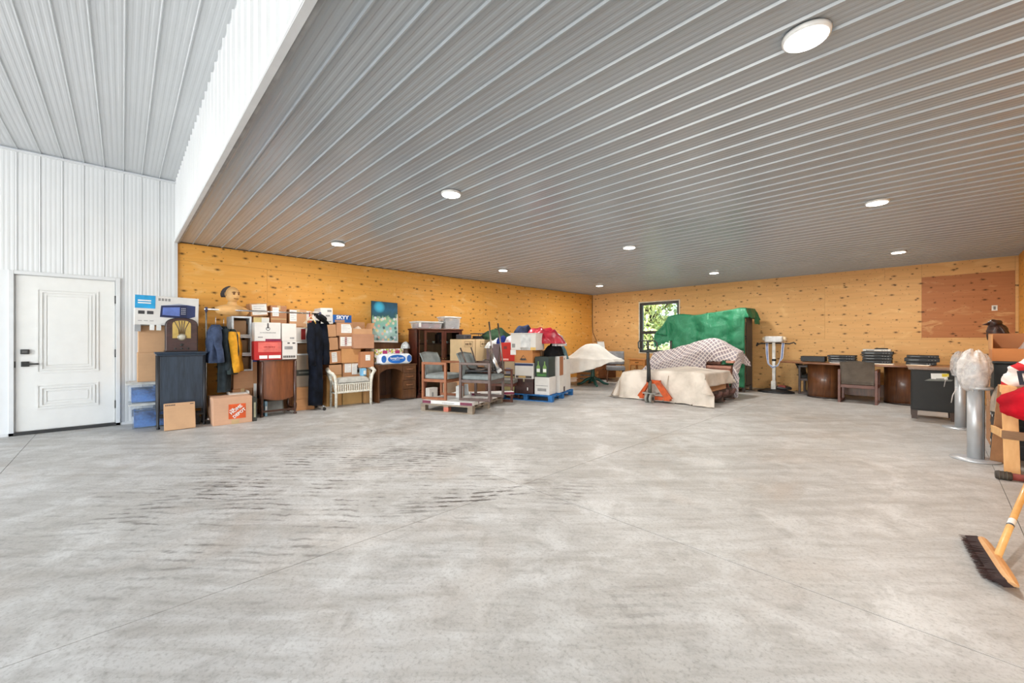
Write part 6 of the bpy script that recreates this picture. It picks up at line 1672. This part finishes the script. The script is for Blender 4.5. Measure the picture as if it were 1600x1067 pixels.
# ------------------------------------------------------------------ black console cabinet
KB = plain((25, 24, 22), .55, var=.2); KT = wood((120, 96, 80), (152, 126, 108), (12, 3, 3), .45)
t = thing('console_cabinet', 'black console cabinet with brown top beside the conference table', 'cabinet', (-.04, 9.06, 0), R(3))
MB().box(-.235, .25, -.24, .22, .13, .755).build('body', KB, t, .004)
MB().box(-.27, .27, -.265, .24, .755, .785).build('top', KT, t, .006)
for x in (-.20, .215):
    for y in (-.205, .185): MB().add([(x - .03, y - .03, 0), (x + .03, y - .03, 0), (x + .03, y + .03, 0), (x - .03, y + .03, 0), (x - .036, y - .033, .13), (x + .036, y - .033, .13), (x + .036, y + .033, .13), (x - .036, y + .033, .13)], [(0, 3, 2, 1), (4, 5, 6, 7), (0, 1, 5, 4), (1, 2, 6, 5), (2, 3, 7, 6), (3, 0, 4, 7)]).build('leg', wood((60, 44, 36), (84, 64, 54), (3, 3, 9)), t)
MB().box(-.22, .235, -.252, -.24, .15, .74).build('front_panel', KB, t, .003)
fl = thing('leaflet', 'white and yellow leaflet tucked on the console front', 'leaflet', (.035, 8.80, .66), R(3), None, ry=R(-3))
MB().box(-.085, .085, -.006, -.002, -.05, .05).build('sheet', PAPER, fl); MB().box(.03, .10, -.007, -.003, .0, .045).build('yellow_panel', plain((226, 200, 40), .5), fl)
mm = MB().box(-.04, .06, -.009, -.007, -.045, -.012); mm.build('caption_strip', PAPER, fl); q_ = MB()
for k in range(7): q_.box(-.032 + k * .012, -.024 + k * .012, -.0098, -.009, -.038, -.022)
q_.build('print_lines', INK, fl)['kind'] = 'stuff'
o = MB().add([(-.16, -.012, -.06), (-.10, -.012, -.03), (.14, -.012, -.045), (.12, -.012, -.065), (-.16, 0, -.06), (-.10, 0, -.03), (.14, 0, -.045), (.12, 0, -.065)], [(0, 1, 2, 3)[::-1], (4, 5, 6, 7), (0, 4, 7, 3), (0, 1, 5, 4), (1, 2, 6, 5), (2, 3, 7, 6)]).build('holder', plain((120, 122, 116), .4), fl)

# ------------------------------------------------------------------ wrapped silver pedestals
ALU = plain((196, 199, 202), .38, .45, var=.04)
WRAP = NT('plastic_wrap'); wn_ = WRAP.noise(WRAP.obj(), 14.0, 5, .6, .8)
WRAP.out(WRAP.mix(wn_, lin((214, 206, 202)), lin((240, 236, 232))), .22)
WRAP.set(WRAP.b.inputs['Alpha'], WRAP.ramp(wn_, [(.35, (.30, .30, .30)), (.65, (.75, .75, .75))]))
WRAP.bump(wn_, .6, .02)
def pedestal(label, loc, rz, h=.72):
    t = thing('silver_pedestal', label, 'pedestal', loc, rz, 'silver pedestals with wrapped heads')
    MB().lathe([(.175, 0), (.18, .006), (.175, .014), (.09, .018)], 40).build('base_plate', ALU, t)
    MB().lathe([(.056, .016), (.056, h)], 32).build('column', ALU, t)
    MB().box(.044, .064, -.02, .02, .02, h).build('cable_channel', plain((70, 68, 66), .4), t)
    mb = MB()
    mb.lathe([(.08, 0), (.105, .012), (.105, .028), (.09, .034)], 32, (.02, 0, h - .03), sy=.8)
    mb.build('shelf_plate', ALU, t)
    MB().box(-.065, .07, -.075, .075, h, h + .24).build('head', plain((196, 202, 208), .3), t, .03)
    return t
P1 = (.275, 6.24, 0)
pedestal('silver pedestal with plastic-wrapped head, the nearer of two', P1, R(-10), .74)
pedestal('silver pedestal half hidden behind the nearer one', (.235, 8.30, 0), R(-10), .74)
def wrap_bag(label, c, sd, k=1.0):
    mb = MB()
    def fn(u, v):
        a = 2 * math.pi * u; b = math.pi * (.04 + .96 * v)
        r = (1 + .16 * fbm(math.cos(a) * 2 + sd, math.sin(a) * 2, v * 4, 1.0, 4) + .05 * math.sin(a * 9 + v * 6))
        x = math.sin(b) ** .7 * math.cos(a) * .118 * r; y = math.sin(b) ** .7 * math.sin(a) * .115 * r
        z = .14 - math.cos(math.pi - b) * .20 * -1
        if v > .80: x *= .75; y *= .75
        return (x * k, y * k, (.15 + math.cos(b) * .21 * r) * k)
    mb.grid(fn, 40, 26, closed_u=True)
    mb.tube([(-.12, -.06, -.02), (-.15, -.08, -.10), (-.16, -.06, -.18)], .004, 5)
    o = mb.build('plastic_wrap', WRAP.m); o.location = c
    return tag(o, label, 'plastic wrap', 'clear plastic wrapped on the pedestals')
wrap_bag('clear crumpled plastic on the head of the nearer pedestal', (P1[0] - .005, P1[1], .745), 2.0)
wrap_bag('clear crumpled plastic on the head of the half-hidden pedestal', (.24, 8.30, .74), 5.0, .85)
# pinkish paper bag hanging by the head
heap('paper_bag', 'beige crumpled paper bag slumped beside the nearer pedestal', 'bag', (.44, 6.30, .50), .06, .08, .24, cloth((222, 200, 178), .15), 41, amp=.35)
# ------------------------------------------------------------------ the pile at the right-hand wall
PINE = wood((216, 160, 98), (240, 194, 134), (4, 4, 1.2), .6, 0); PINED = wood((150, 104, 68), (190, 138, 94), (4, 4, 1.2), .7, 0); GRYW = wood((128, 98, 72), (160, 128, 98), (1.2, 6, 6), .8, 0)
t = thing('sawhorse', 'pine sawhorse holding up the red bundle', 'sawhorse', (.72, 6.0, 0))
MB().bar((-.24, -.17, 0), (-.25, -.06, .78), .095, .04, up=(0, -1, 0)).build('leg', PINE, t, .003)
MB().bar((-.30, .26, 0), (-.26, .06, .78), .095, .04, up=(0, -1, 0)).build('leg', PINED, t, .003)
MB().bar((.24, -.17, 0), (.25, -.06, .78), .095, .04, up=(0, -1, 0)).build('leg', PINE, t, .003)
MB().bar((.24, .26, 0), (.25, .06, .78), .095, .04, up=(0, -1, 0)).build('leg', PINED, t, .003)
MB().box(-.30, .27, -.05, .05, .72, .79).build('beam', PINE, t, .004)
MB().bar((-.30, -.152, .345), (.27, -.152, .335), .022, .075).build('brace', GRYW, t, .003)
MB().bar((-.295, -.15, .35), (-.335, .19, .34), .022, .07).build('brace', PINE, t, .003)
MB().bar((.285, -.15, .35), (.29, .18, .34), .022, .07).build('brace', PINE, t, .003)
mb = MB()
def bundle(cx, cy, cz, rx, ry, rz, sd, amp=.18, pinch=0.0):
    def fn(u, v):
        a = 2 * math.pi * u; b = math.pi * (.01 + .98 * v)
        x, y, z = math.sin(b) * math.cos(a), math.sin(b) * math.sin(a), math.cos(b)
        r = 1 + amp * fbm(x * 1.6 + sd, y * 1.6, z * 1.6 + sd, 1.0, 3)
        k = 1 - pinch * max(0, -x) * abs(z) 
        return (cx + x * rx * r, cy + y * ry * r, cz + z * rz * r * k)
    return fn
mb = MB(); mb.grid(bundle(0, 0, 0, .28, .22, .22, 2, .16, .5), 40, 24, closed_u=True)
o = mb.build('red_bundle', cloth((196, 16, 36), .2, sc=3, bump=.3)); o.location = (.67, 5.78, .645); o.rotation_euler = (0, R(-4), 0)
tag(o, 'bright red stuffed cloth bundle lying over the sawhorse', 'cloth')
s = NT('banner'); oo = s.sep(s.obj()); d_ = s.math('ADD', oo[0], s.math('MULTIPLY', oo[2], .55))
m1 = s.math('GREATER_THAN', s.math('FRACT', s.math('MULTIPLY_ADD', d_, 4.2, .15)), .70)
s.out(s.mix(m1, s.mix(s.noise(s.obj(), 9.0), lin((232, 214, 206)), lin((244, 236, 230))), lin((200, 36, 46))), .85); s.bump(s.noise(s.obj(), 12.0, 4), .4, .01)
mb = MB(); mb.grid(bundle(0, 0, 0, .24, .17, .19, 6, .34, .5), 40, 24, closed_u=True)
o = mb.build('striped_banner', s.m); o.location = (.69, 6.02, .92); o.rotation_euler = (0, R(-22), 0)
tag(o, 'white banner with red stripes and a black letter heaped behind the red bundle', 'banner')
text('D', .17, plain((24, 24, 40), .6), o, (-.13, -.165, .0), (R(75), R(10), R(-25)), bold=.006)
# black crates, bin and open tray against the wall
t = thing('milk_crate', 'black plastic crate on the floor behind the nearer pedestal', 'crate', (.67, 6.72, 0))
def crate(t, h, w=.50, d=.40):
    MB().box(-w / 2, w / 2, -d / 2, d / 2, 0, .02).box(-w / 2, w / 2, -d / 2, -d / 2 + .015, .02, h).box(-w / 2, w / 2, d / 2 - .015, d / 2, .02, h).box(-w / 2, -w / 2 + .015, -d / 2, d / 2, .02, h).box(w / 2 - .015, w / 2, -d / 2, d / 2, .02, h).build('body', BLACK, t, .003)
    for k in range(3): MB().box(-w / 2 - .006, w / 2 + .006, -d / 2 - .006, d / 2 + .006, .03 + k * h * .33, .05 + k * h * .33).build('rim', plain((44, 44, 46), .4), t)
    for y in (-.1, .08): MB().box(-w / 2 - .0075, -w / 2 - .006, y, y + .05, h * .38, h * .46).build('paper_label', PAPER, t)
    MB().box(-w / 2 + .02, w / 2 - .02, -d / 2 + .02, d / 2 - .02, h - .06, h - .02).build('contents', plain((36, 34, 36), .7), t)
crate(t, .29)
t = thing('milk_crate', 'black plastic crate stacked on the crate behind the pedestal', 'crate', (.67, 6.72, .291)); crate(t, .29)
t = thing('black_bin', 'black plastic bin under the open cardboard tray', 'bin', (.68, 6.78, .582))
MB().box(-.26, .26, -.22, .22, 0, .385).build('body', plain((28, 34, 34), .5), t, .012); MB().box(-.275, .275, -.235, .235, .385, .41).build('lid', plain((34, 40, 40), .45), t, .006)
t = open_carton('open cardboard tray with plastic inside on the black bin', (.69, 6.80, .993), R(-90), .56, .42, .13, card((204, 134, 78)), CARD_IN, face='z', group=None, name='cardboard_tray')
MB().bar((-.21, 0, .13), (-.24, 0, .29), .56, .006, up=(1, 0, 0)).build('raised_flap', card((170, 112, 70)), t)
MB().box(-.215, .20, -.283, -.275, .12, .28).build('raised_flap', card((212, 156, 100)), t)
heap('plastic_film', 'clear plastic film and black parts in the cardboard tray', 'film', (.74, 6.80, 1.006), .16, .13, .22, glassy((220, 214, 210), .45, .2), 51, amp=.4)
# carved figure on cartons further back
carton('brown carton on the floor in the right corner behind the bin', (.68, 7.45, 0), R(180), .46, .50, .50, CARD3, group=None)
carton('brown carton carrying the dark carved figure', (.66, 7.45, .501), R(180), .46, .46, .47, CARD3, group=None)
DKB = plain((62, 40, 34), .4, var=.4, scale=30, bump=.4)
t = thing('carved_figure', 'dark carved bird-like figure behind the cardboard tray', 'sculpture', (.50, 7.45, .972), R(200))
MB().lathe([(.07, 0), (.075, .02), (.045, .05), (.05, .11), (.035, .17), (.03, .20)], 16).build('stand', DKB, t)
mb = MB(); mb.grid(bundle(0, 0, .32, .085, .07, .125, 9, .25), 24, 16, closed_u=True); mb.build('body', DKB, t)
mb = MB(); mb.grid(bundle(.02, 0, .435, .06, .055, .045, 4, .25), 20, 12, closed_u=True); mb.build('head', DKB, t)
MB().lathe([(.018, 0), (.010, .03), (.002, .055)], 8, (0, 0, 0), 0, True, Matrix.Translation((.07, 0, .43)) @ Matrix.Rotation(R(100), 4, 'Y')).build('beak', DKB, t)
for s_ in (-1, 1):
    MB().tube([(.0, s_ * .06, .40), (-.03, s_ * .085, .32), (-.07, s_ * .07, .23)], [.03, .035, .012], 8, flat=.5).build('wing', DKB, t)
    MB().lathe([(.009, 0), (.009, .006)], 8, (0, 0, 0), 0, True, Matrix.Translation((.055, s_ * .035, .45)) @ Matrix.Rotation(R(-90 * s_), 4, 'X')).build('eye', plain((190, 180, 160), .3), t)
# orange and brown bags between pedestal and crates
t = thing('wooden_board', 'brown wooden board leaning behind the nearer pedestal', 'board', (.42, 6.46, 0), R(-8), None, ry=R(4))
MB().box(-.012, .012, -.07, .07, 0, .62).build('board', wood((112, 62, 36), (150, 92, 56), (5, 5, 1.2)), t, .003)
MB().tube([(-.02, -.05, .62), (-.03, -.02, .56), (-.02, .03, .60)], .008, 6).build('cord_loop', BLACK, t)
# iron pipe on the floor
t = thing('iron_pipe', 'rusty red iron pipe with dark threaded cap on the floor', 'pipe', (.39, 5.53, .036), R(4))
MB().tube([(.04, 0, 0), (.60, 0, 0)], .030, 16).build('pipe', plain((122, 50, 40), .5, var=.25, scale=14), t)
MB().tube([(-.03, 0, 0), (-.02, 0, 0), (.06, 0, 0), (.065, 0, 0)], [.030, .036, .036, .032], 14).build('cap', plain((66, 58, 50), .6), t)
for k in range(3): MB().tube([(-.012 + k * .022, 0, 0), (-.004 + k * .022, 0, 0)], .0385, 14).build('thread_ring', plain((82, 74, 62), .6), t)

# ------------------------------------------------------------------ push broom leaning toward the pile
HB_ = wood((206, 150, 96), (230, 180, 126), (4, 4, 4), .5, .1)
A_ = PZ(.072, 1536, 841); B_ = PZ(.06, 1585, 914); ctr = (A_ + B_) / 2
du = (B_ - A_).normalized()
t = thing('push_broom', 'wooden push broom with dark bristles leaning against the red bundle', 'broom', (ctr.x, ctr.y, 0))
a_ = A_ - Vector((ctr.x, ctr.y, 0)); b_ = B_ - Vector((ctr.x, ctr.y, 0)); m_ = (a_ + b_) / 2
tip = Vector((-.075, -.03, 0))
# block as a rounded bar with its face turned toward the bristles
bdir = Vector((-.065, .115, -.062)).normalized()
perp = du.cross(bdir).normalized()
mb = MB(); n = 16; L = (b_ - a_).length
vs = []; fs = []
for i in range(n + 1):
    q = -1 + 2 * i / n; p = m_ + du * (L / 2) * q
    hw_ = .030 * (1 - .55 * abs(q) ** 6); hh_ = .020
    up = -bdir
    bow_ = up * (.012 * (1 - q * q))
    for (sx, sz) in ((-1, -1), (1, -1), (1, .4), (.5, 1), (-.5, 1), (-1, .4)):
        vs.append(p + perp * hw_ * sx + up * hh_ * sz + (bow_ if sz > 0 else Vector()))
for i in range(n):
    for k in range(6):
        k2 = (k + 1) % 6; fs.append((i * 6 + k, i * 6 + k2, (i + 1) * 6 + k2, (i + 1) * 6 + k))
fs.append(tuple(range(6))[::-1]); fs.append(tuple(n * 6 + k for k in range(6)))
mb.add(vs, fs, 0, False); mb.build('block', HB_, t, .002)
rnd = random.Random(3); mb = MB()
for i in range(1500):
    q = rnd.uniform(-.96, .96); w_ = rnd.uniform(-.8, .8)
    p0 = m_ + du * (L / 2) * q + perp * .026 * w_ + bdir * .016
    dv = (bdir + perp * (w_ * .10 + rnd.uniform(-.04, .04)) + du * (rnd.uniform(-.06, .06) + .06 * q)).normalized()
    ln = min(.15, p0.z / max(.05, -dv.z) - .001) * rnd.uniform(.93, 1.0)
    p1 = p0 + dv * ln
    sd_ = perp * .0012 if i % 2 else du * .0012
    mb.add([p0 - sd_, p0 + sd_, p1 + sd_ * .6, p1 - sd_ * .6], [(0, 1, 2, 3)], rnd.choice((0, 0, 1)))
o = mb.build('bristles', [plain((84, 52, 46), .6), plain((44, 34, 32), .6)], t); o['kind'] = 'stuff'
mb = MB().add([m_ + du * (L / 2 * .97) * sx_ + perp * .022 * sy_ + bdir * dz_ for (sx_, sy_, dz_) in ((-1, -1, .015), (1, -1, .015), (1, 1, .015), (-1, 1, .015), (-1.02, -1.1, .11), (1.02, -1.1, .10), (1.02, 1.1, .10), (-1.02, 1.1, .11))], [(0, 1, 2, 3), (7, 6, 5, 4), (0, 4, 5, 1), (1, 5, 6, 2), (2, 6, 7, 3), (3, 7, 4, 0)])
o = mb.build('bristle_core', plain((56, 38, 36), .8), t)
H0_ = m_ + Vector((0, 0, .012)); H1_ = Vector((.67, 5.50, .56)) - Vector((ctr.x, ctr.y, 0))
hd_ = (H1_ - H0_)
MB().tube([H0_, H0_ + hd_ * .5, H1_], .0155, 14).build('handle', wood((206, 150, 84), (232, 180, 112), (3, 3, 3), .35, .3), t)
hl = MB().tube([H0_ + hd_ * .155, H0_ + hd_ * .19], .0163, 14, caps=False).build('handle_label', PAPER, t)
MB().tube([H0_ + hd_ * .155, H0_ + hd_ * .162], .0166, 14, caps=False).build('handle_label_band', plain((70, 90, 110), .5), t)
# ------------------------------------------------------------------ lettering becomes plain mesh
bpy.context.view_layer.update()
dg = bpy.context.evaluated_depsgraph_get()
for o in [o for o in bpy.data.objects if o.type == 'FONT']:
    me = bpy.data.meshes.new_from_object(o.evaluated_get(dg))
    n = bpy.data.objects.new('lettering', me); COL.objects.link(n)
    n.parent = o.parent; n.location = o.location; n.rotation_euler = o.rotation_euler; n.scale = o.scale
    n['kind'] = 'stuff'
    bpy.data.objects.remove(o)
